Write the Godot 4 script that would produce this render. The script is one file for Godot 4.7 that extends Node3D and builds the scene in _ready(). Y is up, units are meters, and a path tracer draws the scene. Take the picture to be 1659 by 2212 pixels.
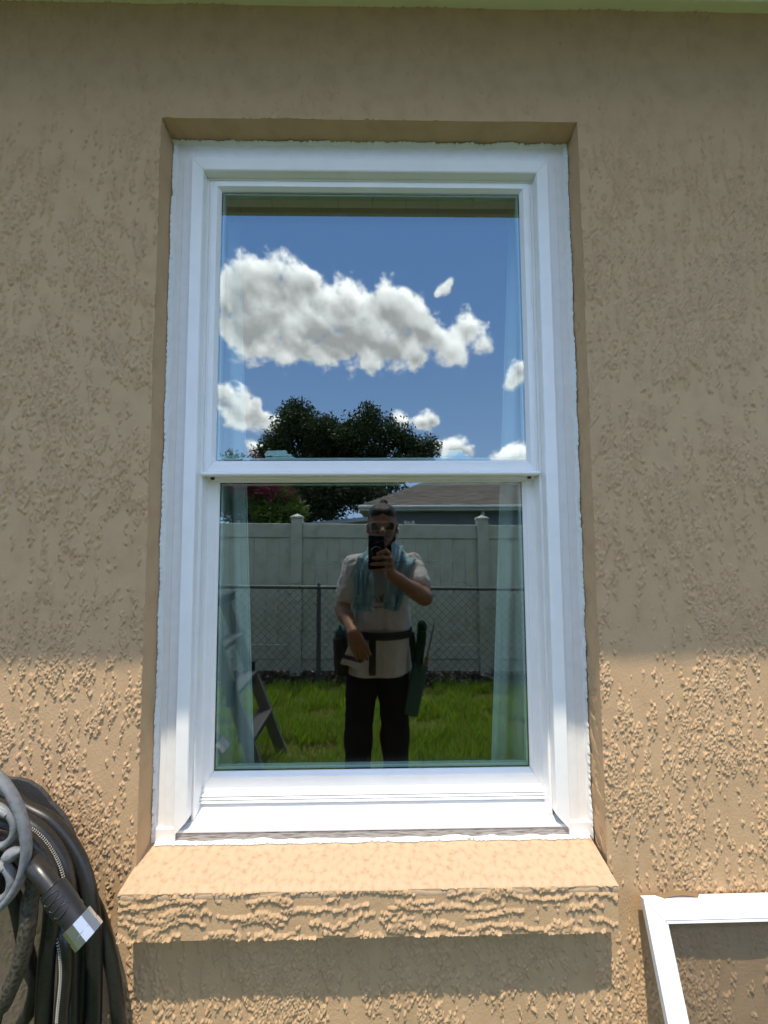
extends Node3D
# A stucco house wall with a white single-hung window; what stands in the yard behind the camera is seen mirrored in the glass.
# x runs right along the wall, y up, z out of the wall towards the yard.

const FP := 860.0                       # focal length in pixels of a 1659 x 2212 picture
const CPX := Vector2(829.5, 1106.0)
const EYE := Vector3(0.0, 1.58, 0.81)
const ZU := -0.065                      # outer face of the upper glass
const ZL := -0.100                      # outer face of the lower glass
const WL := -0.462                      # the opening in the stucco
const WR := 0.441
const WB := 0.955
const WT := 2.487
const SUN := Vector3(-0.20, 3.04, 1.0)  # towards the sun

var fw: Vector3
var rt: Vector3
var up: Vector3
var M := {}
var used := {}
var nz: Array[FastNoiseLite] = []


# ---------------------------------------------------------------- picture to place
func ray(px: float, py: float) -> Vector3:
	return fw + rt * (px - CPX.x) / FP - up * (py - CPX.y) / FP

func at(px: float, py: float, z: float) -> Vector3:
	var d := ray(px, py)
	return EYE + d * ((z - EYE.z) / d.z)

func seen(px: float, py: float, z: float, zg := ZL) -> Vector3:      # a thing at depth z that shows in the glass
	var p := at(px, py, 2.0 * zg - z)
	return Vector3(p.x, p.y, z)


# ---------------------------------------------------------------- mesh building
class Geo:
	var v := PackedVector3Array()
	var n := PackedVector3Array()
	var c := PackedColorArray()
	var i := PackedInt32Array()
	var tint := Color.WHITE
	var tinted := false

	func vert(p: Vector3, nn: Vector3) -> int:
		v.append(p)
		n.append(nn)
		if tinted:
			c.append(tint)
		return v.size() - 1

	func quad(a: Vector3, b: Vector3, cc: Vector3, d: Vector3, out: Vector3) -> void:
		var nn := (b - a).cross(cc - a)
		if nn.length_squared() < 1e-18:
			nn = (cc - a).cross(d - a)
		var flip := nn.dot(out) < 0.0
		nn = nn.normalized() * (-1.0 if flip else 1.0)
		var s := v.size()
		for p: Vector3 in ([a, d, cc, b] if flip else [a, b, cc, d]):
			vert(p, nn)
		i.append_array(PackedInt32Array([s, s + 2, s + 1, s, s + 3, s + 2]))

	func tri(a: Vector3, b: Vector3, cc: Vector3, out: Vector3) -> void:
		var nn := (b - a).cross(cc - a)
		var flip := nn.dot(out) < 0.0
		nn = nn.normalized() * (-1.0 if flip else 1.0)
		var s := v.size()
		for p: Vector3 in ([a, cc, b] if flip else [a, b, cc]):
			vert(p, nn)
		i.append_array(PackedInt32Array([s, s + 2, s + 1]))

	func box(o: Vector3, size: Vector3, e := 0.0, b := Basis()) -> void:      # centre, size, chamfer, turn
		var h := size * 0.5
		e = minf(e, minf(h.x, minf(h.y, h.z)) * 0.9)
		var k := h - Vector3(e, e, e)
		for ax in 3:
			for s: float in [-1.0, 1.0]:
				var u := (ax + 1) % 3
				var w := (ax + 2) % 3
				var q: Array[Vector3] = []
				for m: Vector2 in [Vector2(-1, -1), Vector2(1, -1), Vector2(1, 1), Vector2(-1, 1)]:
					var p := Vector3.ZERO
					p[ax] = s * h[ax]
					p[u] = m.x * k[u]
					p[w] = m.y * k[w]
					q.append(o + b * p)
				var out := Vector3.ZERO
				out[ax] = s
				quad(q[0], q[1], q[2], q[3], b * out)
		if e <= 0.0:
			return
		for ax in 3:
			var u := (ax + 1) % 3
			var w := (ax + 2) % 3
			for su: float in [-1.0, 1.0]:
				for sw: float in [-1.0, 1.0]:
					var q: Array[Vector3] = []
					for m: Vector2 in [Vector2(-1, 0), Vector2(1, 0), Vector2(1, 1), Vector2(-1, 1)]:
						var p := Vector3.ZERO
						p[ax] = m.x * k[ax]
						p[u] = su * (h[u] if m.y == 0.0 else k[u])
						p[w] = sw * (k[w] if m.y == 0.0 else h[w])
						q.append(o + b * p)
					var out := Vector3.ZERO
					out[u] = su
					out[w] = sw
					quad(q[0], q[1], q[2], q[3], b * out)
		for sx: float in [-1.0, 1.0]:
			for sy: float in [-1.0, 1.0]:
				for sz: float in [-1.0, 1.0]:
					var s := Vector3(sx, sy, sz)
					tri(o + b * (Vector3(h.x, k.y, k.z) * s), o + b * (Vector3(k.x, h.y, k.z) * s), o + b * (Vector3(k.x, k.y, h.z) * s), b * s)

	func bar(a: Vector3, b: Vector3, w: float, d: float, e := 0.002, side := Vector3.UP) -> void:      # a chamfered bar from a to b
		var y := (b - a).normalized()
		var x := side.cross(y)
		if x.length() < 0.01:
			x = Vector3.RIGHT.cross(y)
		x = x.normalized()
		box((a + b) * 0.5, Vector3(w, a.distance_to(b), d), e, Basis(x, y, x.cross(y)))

	func tube(pts: PackedVector3Array, rad: PackedFloat32Array, sides := 10, caps := true, flat := Vector2.ONE) -> void:
		var m := pts.size()
		if m < 2:
			return
		var t0 := (pts[1] - pts[0]).normalized()
		var x := t0.cross(Vector3.UP if absf(t0.y) < 0.9 else Vector3.RIGHT).normalized()
		var s := v.size()
		for k in m:
			var t := (pts[mini(k + 1, m - 1)] - pts[maxi(k - 1, 0)]).normalized()
			x = (x - t * x.dot(t)).normalized()
			var y := t.cross(x)
			for q in sides:
				var a := TAU * q / sides
				var o := x * cos(a) * flat.x + y * sin(a) * flat.y
				vert(pts[k] + o * rad[k], (x * cos(a) / flat.x + y * sin(a) / flat.y).normalized())
		for k in m - 1:
			for q in sides:
				var a := s + k * sides + q
				var b := s + k * sides + (q + 1) % sides
				i.append_array(PackedInt32Array([a, a + sides, b, b, a + sides, b + sides]))
		if caps:
			for e: int in [0, m - 1]:
				var dir := (pts[0] - pts[1]).normalized() if e == 0 else (pts[m - 1] - pts[m - 2]).normalized()
				var ctr := vert(pts[e], dir)
				var ring := v.size()
				for q in sides:
					vert(v[s + e * sides + q], dir)
				for q in sides:
					if e == 0:
						i.append_array(PackedInt32Array([ctr, ring + q, ring + (q + 1) % sides]))
					else:
						i.append_array(PackedInt32Array([ctr, ring + (q + 1) % sides, ring + q]))

	func rod(a: Vector3, b: Vector3, r: float, r2 := -1.0, sides := 10) -> void:
		tube(PackedVector3Array([a, b]), PackedFloat32Array([r, r if r2 < 0.0 else r2]), sides)

	func grid(nu: int, nv: int, pts: PackedVector3Array, out: Vector3) -> void:      # (nu+1) x (nv+1) points, smooth
		var s := v.size()
		var w := nu + 1
		var sgn := 1.0
		var mid := (nv / 2) * w + nu / 2
		if (pts[mid + 1] - pts[mid]).cross(pts[mid + w] - pts[mid]).dot(out) < 0.0:
			sgn = -1.0
		for b in nv + 1:
			for a in w:
				var k := b * w + a
				var du := pts[k + 1 if a < nu else k] - pts[k - 1 if a > 0 else k]
				var dv := pts[k + w if b < nv else k] - pts[k - w if b > 0 else k]
				v.append(pts[k])
				n.append(du.cross(dv).normalized() * sgn)
				if tinted:
					c.append(tint)
		var f := PackedInt32Array()
		f.resize(nu * nv * 6)
		var q := 0
		for b in nv:
			for a in nu:
				var k := s + b * w + a
				var k1 := k + 1
				var k2 := k + w
				var k3 := k + w + 1
				if sgn > 0.0:
					f[q] = k; f[q + 1] = k3; f[q + 2] = k1; f[q + 3] = k; f[q + 4] = k2; f[q + 5] = k3
				else:
					f[q] = k; f[q + 1] = k1; f[q + 2] = k3; f[q + 3] = k; f[q + 4] = k3; f[q + 5] = k2
				q += 6
		i.append_array(f)

	func prism(poly: PackedVector2Array, x: Vector3, y: Vector3, o: Vector3, depth: float) -> void:      # outline in the plane x, y at o, made depth thick along x cross y
		var zdir := x.cross(y).normalized()
		var tr := Geometry2D.triangulate_polygon(poly)
		for k in range(0, tr.size(), 3):
			var p: Array[Vector3] = []
			for m in 3:
				p.append(o + x * poly[tr[k + m]].x + y * poly[tr[k + m]].y)
			tri(p[0] + zdir * depth, p[1] + zdir * depth, p[2] + zdir * depth, zdir)
			tri(p[0], p[1], p[2], -zdir)
		var mid := Vector2.ZERO
		for p in poly:
			mid += p / poly.size()
		var cw := Geometry2D.is_polygon_clockwise(poly)
		for k in poly.size():
			var a := poly[k]
			var b := poly[(k + 1) % poly.size()]
			var o2 := Vector2(b.y - a.y, a.x - b.x) * (1.0 if not cw else -1.0)
			var pa := o + x * a.x + y * a.y
			var pb := o + x * b.x + y * b.y
			quad(pa, pb, pb + zdir * depth, pa + zdir * depth, x * o2.x + y * o2.y)

	func add(g: Geo, t := Transform3D()) -> void:
		var s := v.size()
		for k in g.v.size():
			v.append(t * g.v[k])
			n.append((t.basis * g.n[k]).normalized())
			if tinted:
				c.append(g.c[k] if g.tinted else tint)
		for k in g.i:
			i.append(k + s)

	func mesh() -> ArrayMesh:
		var a := []
		a.resize(Mesh.ARRAY_MAX)
		a[Mesh.ARRAY_VERTEX] = v
		a[Mesh.ARRAY_NORMAL] = n
		if tinted:
			a[Mesh.ARRAY_COLOR] = c
		a[Mesh.ARRAY_INDEX] = i
		var m := ArrayMesh.new()
		m.add_surface_from_arrays(Mesh.PRIMITIVE_TRIANGLES, a)
		return m


func numbered(called: String) -> String:
	used[called] = used.get(called, -1) + 1
	return called if used[called] == 0 else "%s_%03d" % [called, used[called]]

func tag(o: Node3D, label: String, category: String, group := "", kind := "") -> Node3D:
	if label: o.set_meta("label", label)
	if category: o.set_meta("category", category)
	if group: o.set_meta("group", group)
	if kind: o.set_meta("kind", kind)
	return o

func thing(called: String, label: String, category: String, where := Vector3.ZERO, group := "") -> Node3D:
	var o := Node3D.new()
	o.name = numbered(called)
	add_child(o)
	o.position = where
	return tag(o, label, category, group)

func part(called: String, g: Geo, m: Material, parent: Node3D = self, kind := "") -> MeshInstance3D:
	var o := MeshInstance3D.new()
	o.name = numbered(called) if parent == self else called
	o.mesh = g.mesh()
	o.material_override = m
	parent.add_child(o, true)
	if parent != self:
		o.position = -parent.position if parent.get_parent() == self else Vector3.ZERO
	if kind: o.set_meta("kind", kind)
	return o

func sized(called: String, mesh: Mesh, m: Material, parent: Node3D, t: Transform3D) -> MeshInstance3D:      # a shared mesh put in its place
	var o := MeshInstance3D.new()
	o.name = called
	o.mesh = mesh
	o.material_override = m
	parent.add_child(o, true)
	o.transform = Transform3D(t.basis, t.origin - parent.position) if parent.get_parent() == self else t
	return o

func swarm(called: String, mesh: Mesh, m: Material, parent: Node3D, tr: Array[Transform3D], cols: PackedColorArray) -> MultiMeshInstance3D:
	var mm := MultiMesh.new()
	mm.transform_format = MultiMesh.TRANSFORM_3D
	mm.use_colors = cols.size() > 0
	mm.mesh = mesh
	mm.instance_count = tr.size()
	for k in tr.size():
		mm.set_instance_transform(k, tr[k])
		if cols.size():
			mm.set_instance_color(k, cols[k])
	var o := MultiMeshInstance3D.new()
	o.name = numbered(called) if parent == self else called
	o.multimesh = mm
	o.material_override = m
	parent.add_child(o, true)
	if parent != self:
		o.position = -parent.position
	return o


# ---------------------------------------------------------------- materials
func lin(r: float, g: float, b: float) -> Color:
	return Color(r, g, b).linear_to_srgb()

func noise(seed_: int, freq: float, oct := 3, type := FastNoiseLite.TYPE_SIMPLEX_SMOOTH) -> FastNoiseLite:
	var f := FastNoiseLite.new()
	f.seed = seed_
	f.noise_type = type
	f.frequency = freq
	f.fractal_type = FastNoiseLite.FRACTAL_FBM if oct > 1 else FastNoiseLite.FRACTAL_NONE
	f.fractal_octaves = oct
	return f

func ntex(seed_: int, freq: float, oct := 4, ramp: Array = [], size := 512, type := FastNoiseLite.TYPE_SIMPLEX_SMOOTH) -> NoiseTexture2D:
	var t := NoiseTexture2D.new()
	t.width = size
	t.height = size
	t.seamless = true
	t.noise = noise(seed_, freq, oct, type)
	if ramp.size():
		var g := Gradient.new()
		g.offsets = PackedFloat32Array()
		var off := PackedFloat32Array()
		var col := PackedColorArray()
		for r: Array in ramp:
			off.append(r[0])
			col.append(r[1])
		g.offsets = off
		g.colors = col
		t.color_ramp = g
	return t

func mat(called: String, col: Color, rough := 0.6, spec := 0.5, tex: Texture2D = null, scale := 1.0, bump: Texture2D = null, cm := 0.1) -> StandardMaterial3D:
	var m := StandardMaterial3D.new()
	m.resource_name = called
	m.albedo_color = col
	m.roughness = rough
	m.metallic_specular = spec
	if tex or bump:
		m.uv1_triplanar = true
		m.uv1_world_triplanar = true
		m.uv1_scale = Vector3.ONE * scale
	if tex:
		m.albedo_texture = tex
	if bump:
		m.heightmap_enabled = true
		m.heightmap_texture = bump
		m.heightmap_scale = cm
	M[called] = m
	return m

func tinted(m: StandardMaterial3D) -> StandardMaterial3D:
	m.vertex_color_use_as_albedo = true
	return m

func glass(called: String, share: float) -> StandardMaterial3D:      # a coated pane: mirrors that share of the light, lets the rest pass
	var m := mat(called, Color(0.97, 1.0, 0.985, share), 0.0)
	m.transparency = BaseMaterial3D.TRANSPARENCY_ALPHA
	m.metallic = 1.0
	var im := Image.create(4, 4, false, Image.FORMAT_RGBA8)
	im.fill(Color.WHITE)
	m.albedo_texture = ImageTexture.create_from_image(im)
	return m

func materials() -> void:
	var W := Color.WHITE
	var grain := ntex(3, 0.22, 3, [], 1024)
	var patch := ntex(5, 0.012, 5, [[0.0, Color(0.93, 0.925, 0.92)], [0.5, Color(0.985, 0.98, 0.98)], [1.0, W]], 1024)
	mat("stucco", lin(0.54, 0.363, 0.203), 0.85, 0.3, patch, 1.1, grain, 0.035)
	var spots := ntex(8, 0.022, 6, [[0.0, Color(0.86, 0.79, 0.74)], [0.25, Color(0.945, 0.92, 0.905)], [0.42, Color(0.98, 0.975, 0.97)], [0.70, W], [1.0, W]], 1024)
	mat("sill_paint", lin(0.475, 0.35, 0.225), 0.7, 0.35, spots, 2.6, grain, 0.03)
	var grime := ntex(11, 0.012, 5, [[0.0, Color(0.98, 0.98, 0.975)], [0.45, Color(0.995, 0.995, 0.995)], [0.6, W], [1.0, W]], 512)
	mat("vinyl", lin(0.89, 0.88, 0.85), 0.32, 0.5, grime, 2.0)
	mat("white_paint", lin(0.86, 0.85, 0.82), 0.5, 0.45, grime, 5.0, grain, 0.02)
	mat("caulk", lin(0.80, 0.80, 0.76), 0.6, 0.4, grime, 7.0)
	var streak := ntex(12, 0.03, 4, [[0.0, Color(0.55, 0.53, 0.5)], [0.38, Color(0.80, 0.78, 0.76)], [0.5, Color(0.93, 0.92, 0.91)], [1.0, W]], 512)
	mat("dirty_vinyl", lin(0.50, 0.48, 0.45), 0.6, 0.4, streak, 1.0).uv1_scale = Vector3(1.6, 22.0, 22.0)
	mat("soffit_shaded", lin(0.52, 0.49, 0.36), 0.7, 0.3)  # darker than the trim: shade under the eave partly put into the colour
	mat("spacer", lin(0.30, 0.48, 0.42), 0.35)
	mat("rubber", lin(0.02, 0.02, 0.02), 0.6)
	mat("soffit_vinyl", lin(0.84, 0.84, 0.72), 0.5, 0.4, grime, 1.5)
	mat("tinted_catch", lin(0.42, 0.68, 0.62), 0.4)  # tint of the glass put into the colour of the catches
	glass("outer_glass", 0.24)
	glass("inner_glass", 0.05)
	mat("drywall", lin(0.42, 0.44, 0.42), 0.9)
	mat("room_floor", lin(0.17, 0.11, 0.07), 0.6)
	mat("sofa", lin(0.05, 0.055, 0.07), 0.9)
	var cur := mat("curtain", lin(0.42, 0.66, 0.58), 0.95)  # white sheers, with the green tint of the glass put into their colour
	cur.backlight_enabled = true
	cur.backlight = Color(0.8, 0.8, 0.8)


# ---------------------------------------------------------------- camera, sky, sun
func _ready() -> void:
	var yaw := deg_to_rad(0.9)
	var pitch := deg_to_rad(3.8)
	var roll := deg_to_rad(0.3)
	fw = Vector3(sin(yaw) * cos(pitch), sin(pitch), -cos(yaw) * cos(pitch))
	var r0 := fw.cross(Vector3.UP).normalized()
	var u0 := r0.cross(fw)
	rt = r0 * cos(roll) - u0 * sin(roll)
	up = u0 * cos(roll) + r0 * sin(roll)
	var cam := Camera3D.new()
	cam.name = "camera"
	cam.fov = rad_to_deg(2.0 * atan(1106.0 / FP))
	cam.near = 0.002
	cam.far = 400.0
	cam.transform = Transform3D(Basis(rt, up, -fw), EYE)
	add_child(cam)
	cam.current = true
	for k in 4:
		nz.append(noise(21 + k, 1.0, [2, 2, 3, 1][k]))
	var e := Environment.new()
	e.background_mode = Environment.BG_SKY
	e.sky = Sky.new()
	var pan := PanoramaSkyMaterial.new()
	pan.panorama = sky_picture()
	e.sky.sky_material = pan
	e.background_energy_multiplier = 1.0
	e.tonemap_mode = Environment.TONE_MAPPER_LINEAR
	e.tonemap_exposure = 1.74
	e.sdfgi_enabled = true
	e.ssao_enabled = true
	e.ssil_enabled = true
	var we := WorldEnvironment.new()
	we.name = "environment"
	we.environment = e
	add_child(we)
	var sun := DirectionalLight3D.new()
	sun.name = "sun"
	sun.light_energy = 1.02
	sun.light_color = Color(1.0, 0.955, 0.88)
	sun.light_angular_distance = 0.53
	sun.shadow_enabled = true
	add_child(sun)
	sun.look_at_from_position(SUN * 3.0, Vector3.ZERO, Vector3(0, 0, 1))
	materials()
	yard_materials()
	ground()
	house()
	vinyl_fence()
	chain_link_fence()
	neighbours()
	trees()
	grass()
	room_things()
	hose()
	window_screen()
	ladder()
	person()

func sky_picture() -> ImageTexture:
	var W := 4096
	var H := 2048
	var im := Image.create(W, H, false, Image.FORMAT_RGBAF)
	# clear air: deep blue overhead, paler towards the horizon
	for y in H:
		var el := (0.5 - (y + 0.5) / H) * PI
		var s := pow(clampf(1.0 - sin(maxf(el, 0.0)), 0.0, 1.0), 2.6)
		var c := Vector3(0.15, 0.345, 0.80).lerp(Vector3(0.54, 0.81, 1.24), s)
		if el < 0.0:
			c = Vector3(0.30, 0.32, 0.28)
		im.fill_rect(Rect2i(0, y, W, 1), Color(c.x, c.y, c.z, 1.0))
	# cumulus: lobes x, y, radius in picture pixels as they show in the glass
	var lobes := [535, 590, 52, 604, 576, 38, 560, 645, 74, 628, 620, 52, 682, 596, 16, 660, 602, 28, 700, 660, 66, 770, 646, 44, 838, 644, 42, 870, 660, 46, 902, 692, 40,
		640, 705, 84, 560, 705, 62, 530, 742, 40, 600, 752, 38, 690, 742, 56, 760, 742, 60, 830, 768, 42, 882, 742, 46, 930, 716, 40, 962, 742, 38, 1002, 702, 34, 1026, 714, 26,
		1042, 748, 20, 996, 768, 34, 905, 776, 24, 800, 796, 22, 505, 690, 56, 500, 620, 46, 840, 712, 56, 760, 700, 66,
		958, 620, 15, 972, 606, 11, 944, 636, 8, 1112, 800, 22, 1104, 826, 15, 1128, 796, 20, 1142, 815, 24,
		490, 878, 46, 528, 890, 40, 568, 906, 34, 600, 918, 16, 556, 868, 12, 470, 850, 28, 545, 968, 20, 566, 978, 16,
		858, 902, 18, 874, 914, 14, 926, 910, 22, 904, 917, 15, 942, 904, 13, 964, 972, 26, 990, 964, 22, 1014, 978, 15, 1080, 990, 28, 1110, 978, 26, 1138, 986, 32]
	var x0 := 1752
	var y0 := 540
	var w := 592
	var h := 470
	var f := PackedFloat32Array()
	f.resize(w * h)
	for k in range(0, lobes.size(), 3):
		var c := sky_spot(lobes[k], lobes[k + 1], W, H)
		var cx := sky_spot(lobes[k] + lobes[k + 2], lobes[k + 1], W, H)
		var cy := sky_spot(lobes[k], lobes[k + 1] - lobes[k + 2], W, H)
		var rx := c.distance_to(cx) * 1.5
		var ry := c.distance_to(cy) * 1.5
		for y in range(maxi(0, int(c.y - ry) - y0), mini(h, int(c.y + ry) + 1 - y0)):
			for x in range(maxi(0, int(c.x - rx) - x0), mini(w, int(c.x + rx) + 1 - x0)):
				var dx := (x + x0 - c.x) / rx
				var dy := (y + y0 - c.y) / ry
				var q := 1.0 - dx * dx - dy * dy
				if q > 0.0:
					f[y * w + x] += q * q
	var bil := noise(71, 0.030, 4, FastNoiseLite.TYPE_CELLULAR)
	bil.cellular_return_type = FastNoiseLite.RETURN_DISTANCE
	bil.fractal_gain = 0.5
	bil.domain_warp_enabled = true
	bil.domain_warp_amplitude = 12.0
	bil.domain_warp_frequency = 0.03
	var wisp := noise(72, 0.020, 6)
	wisp.fractal_gain = 0.58
	var soft := noise(73, 0.012, 3)
	var puff := noise(75, 0.020, 3, FastNoiseLite.TYPE_CELLULAR)
	puff.cellular_return_type = FastNoiseLite.RETURN_DISTANCE
	puff.fractal_gain = 0.42
	puff.domain_warp_enabled = true
	puff.domain_warp_amplitude = 16.0
	puff.domain_warp_frequency = 0.02
	var t := PackedFloat32Array()
	var hh := PackedFloat32Array()
	t.resize(w * h)
	hh.resize(w * h)
	for y in h:
		for x in w:
			var k := y * w + x
			var s := f[k]
			if s < 0.02:
				t[k] = -1.0
				continue
			var b := -bil.get_noise_2d(x, y * 1.1) - 0.25
			var n := wisp.get_noise_2d(x, y * 1.25)
			t[k] = minf(s, 1.3) - 0.42 + 1.05 * n + 0.30 * b
			hh[k] = minf(s, 2.2) * 0.35 - 1.15 * puff.get_noise_2d(x, y * 1.15) + 0.30 * n
	var cl := Image.create(w, h, false, Image.FORMAT_RGBAF)
	for y in h:
		for x in w:
			var k := y * w + x
			var d := t[k]
			if d < -0.08:
				continue
			var a := sstep(-0.08, 0.80, d)
			var lit := hh[mini(h - 1, y + 5) * w + x] - hh[maxi(0, y - 5) * w + x] + 0.3 * (hh[y * w + mini(w - 1, x + 5)] - hh[y * w + maxi(0, x - 5)])
			var big := f[mini(h - 1, y + 14) * w + x] - f[maxi(0, y - 14) * w + x]
			var deep := sstep(0.5, 2.2, f[k] + 0.9 * soft.get_noise_2d(x, y) + 0.5 * wisp.get_noise_2d(x + 900.0, y))
			var b := 0.84 + clampf(lit * 0.34, -0.13, 0.26) + clampf(big * 0.16, -0.08, 0.16) - 0.42 * deep
			b = 2.15 * clampf(b, 0.34, 1.15)
			cl.set_pixel(x, y, Color(b * 0.985, b * 0.995, b * 1.02, a))
	im.blend_rect(cl, Rect2i(0, 0, w, h), Vector2i(x0, y0))
	# copies of the clouds all round, extra ones added unseen to brighten the wall
	var fl := cl.duplicate() as Image
	fl.flip_x()
	var spots := [[0, 540, 0], [560, 500, 1], [1130, 560, 0], [2400, 520, 1], [2960, 545, 0], [3480, 505, 1], [250, 210, 1], [1150, 200, 0], [2350, 130, 0], [3200, 240, 1], [1700, 90, 1], [2900, 60, 0], [600, 40, 0], [800, 330, 1], [1480, 130, 0], [2060, 150, 1], [2620, 330, 0], [3700, 320, 1], [30, 350, 0], [1100, 60, 1], [2300, 30, 1], [3500, 60, 0], [100, 60, 1]]
	for s: Array in spots:
		im.blend_rect(fl if s[2] == 1 else cl, Rect2i(0, 0, w, h if s[1] > 300 else 330), Vector2i(s[0], s[1]))
	return ImageTexture.create_from_image(im)

func sky_spot(px: float, py: float, W: int, H: int) -> Vector2:      # where on the panorama lies what the glass shows at that pixel
	var d := ray(px, py).normalized()
	var az := atan2(d.x, -d.z)
	return Vector2(W * (0.5 - az / TAU), H * (0.5 - asin(d.y) / PI))


# ---------------------------------------------------------------- stucco relief
func sstep(a: float, b: float, x: float) -> float:
	var t := clampf((x - a) / (b - a), 0.0, 1.0)
	return t * t * (3.0 - 2.0 * t)

func relief(kind: int, x: float, y: float) -> float:
	match kind:
		0:      # wall: rough trowelled clumps in upright streaks on a smoother coat
			var wx := x + 0.004 * nz[3].get_noise_2d(x * 60.0, y * 50.0)
			var a := nz[0].get_noise_2d(wx * 58.0, y * 9.0) + 0.30 * nz[3].get_noise_2d(x * 115.0, y * 52.0)
			var low := nz[1].get_noise_2d(x * 4.2, y * 2.6)
			var few := sstep(2.38, 2.50, y + 0.06 * low)
			var thr := 0.10 - 0.66 * low + few * 0.34
			var s := sstep(thr, thr + 0.075, a)
			var f := nz[2].get_noise_2d(x * 190.0, y * 165.0)
			var b := nz[2].get_noise_2d(x * 90.0 + 40.0, y * 60.0)
			var peb := maxf(0.0, nz[3].get_noise_2d(x * 165.0, y * 140.0 + 60.0) - 0.10) * sstep(-0.20, 0.20, b)
			var amp := (1.0 - 0.40 * few) * (1.0 + 0.35 * sstep(1.30, 1.60, y))
			return 0.0032 + amp * (s * (0.0018 + 0.0017 * f + 0.0030 * peb) + s * (1.0 - s) * (0.0044 + 0.0050 * maxf(0.0, b))) + 0.00040 * f + 0.0016 * low
		1:      # reveal: brushed nearly smooth
			return 0.0006 * nz[2].get_noise_2d(x * 60.0, y * 30.0) + 0.0012 * nz[1].get_noise_2d(x * 12.0, y * 9.0)
		2:      # sill face: ridges dragged sideways, with bare stretches between
			var wy := y + 0.010 * nz[3].get_noise_2d(x * 9.0, y * 14.0) + 0.003 * nz[3].get_noise_2d(x * 45.0, y * 30.0)
			var r := nz[0].get_noise_2d(x * 9.0, wy * 66.0 + 9.0)
			var zone := nz[1].get_noise_2d(x * 6.0 + 3.0, y * 16.0)
			var th := 0.16 - 0.45 * zone
			var s2 := sstep(th, th + 0.07, r + 0.25 * nz[3].get_noise_2d(x * 60.0, y * 60.0))
			var f2 := nz[2].get_noise_2d(x * 150.0, y * 150.0)
			return s2 * (0.0022 + 0.0024 * f2) + s2 * (1.0 - s2) * 0.0120 + 0.0004 * f2
		3:      # sill top: smooth with pimples
			return 0.0005 * nz[2].get_noise_2d(x * 70.0, y * 70.0) + 0.0010 * maxf(0.0, nz[0].get_noise_2d(x * 60.0, y * 60.0) - 0.35) - (0.0045 * pow((y - 0.042) / 0.012, 2.0) * (1.0 + 0.8 * nz[2].get_noise_2d(x * 25.0, 4.0)) if y > 0.042 else 0.0)
		_:      # reveal that the rough coat runs into
			var a4 := nz[0].get_noise_2d(x * 40.0 + 7.0, y * 22.0)
			var s4 := sstep(0.05, 0.2, a4)
			return s4 * (0.0016 + 0.0014 * nz[2].get_noise_2d(x * 140.0, y * 140.0)) + 0.0010 * nz[1].get_noise_2d(x * 14.0, y * 11.0)

func relief_patch(g: Geo, kind: int, o: Vector3, u: Vector3, v: Vector3, lu: float, lv: float, cell: float, skirt := Vector4i(0, 0, 0, 0)) -> void:
	# o + u*a + v*b, raised along the normal; skirts at u=0, u=lu, v=0, v=lv fold the edge back into the wall
	var nn := u.cross(v).normalized()
	var nu := maxi(2, int(lu / cell))
	var nv := maxi(2, int(lv / cell))
	var pts := PackedVector3Array()
	var cu := nu + skirt.x + skirt.y
	var cv := nv + skirt.z + skirt.w
	pts.resize((cu + 1) * (cv + 1))
	var k := 0
	for b in cv + 1:
		var bb := clampi(b - skirt.z, 0, nv)
		for a in cu + 1:
			var aa := clampi(a - skirt.x, 0, nu)
			var p := o + u * (lu * aa / nu) + v * (lv * bb / nv)
			var folded := (skirt.x == 1 and a == 0) or (skirt.y == 1 and a == cu) or (skirt.z == 1 and b == 0) or (skirt.w == 1 and b == cv)
			var h: float
			if folded:
				h = -0.012
			else:
				match kind:
					0: h = relief(0, p.x, p.y)
					2: h = relief(2, p.x, p.y)
					3: h = relief(3, p.x, p.z)
					_: h = relief(kind, p.z + p.x, p.y) if absf(nn.x) > 0.5 else relief(kind, p.x, p.z)
			pts[k] = p + nn * h
			k += 1
	g.grid(cu, cv, pts, nn)


func line(list: PackedFloat32Array, to: float, cell: float) -> void:
	var from := list[list.size() - 1]
	var n := maxi(1, int(round((to - from) / cell)))
	for k in n:
		list.append(lerpf(from, to, float(k + 1) / n))

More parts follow.
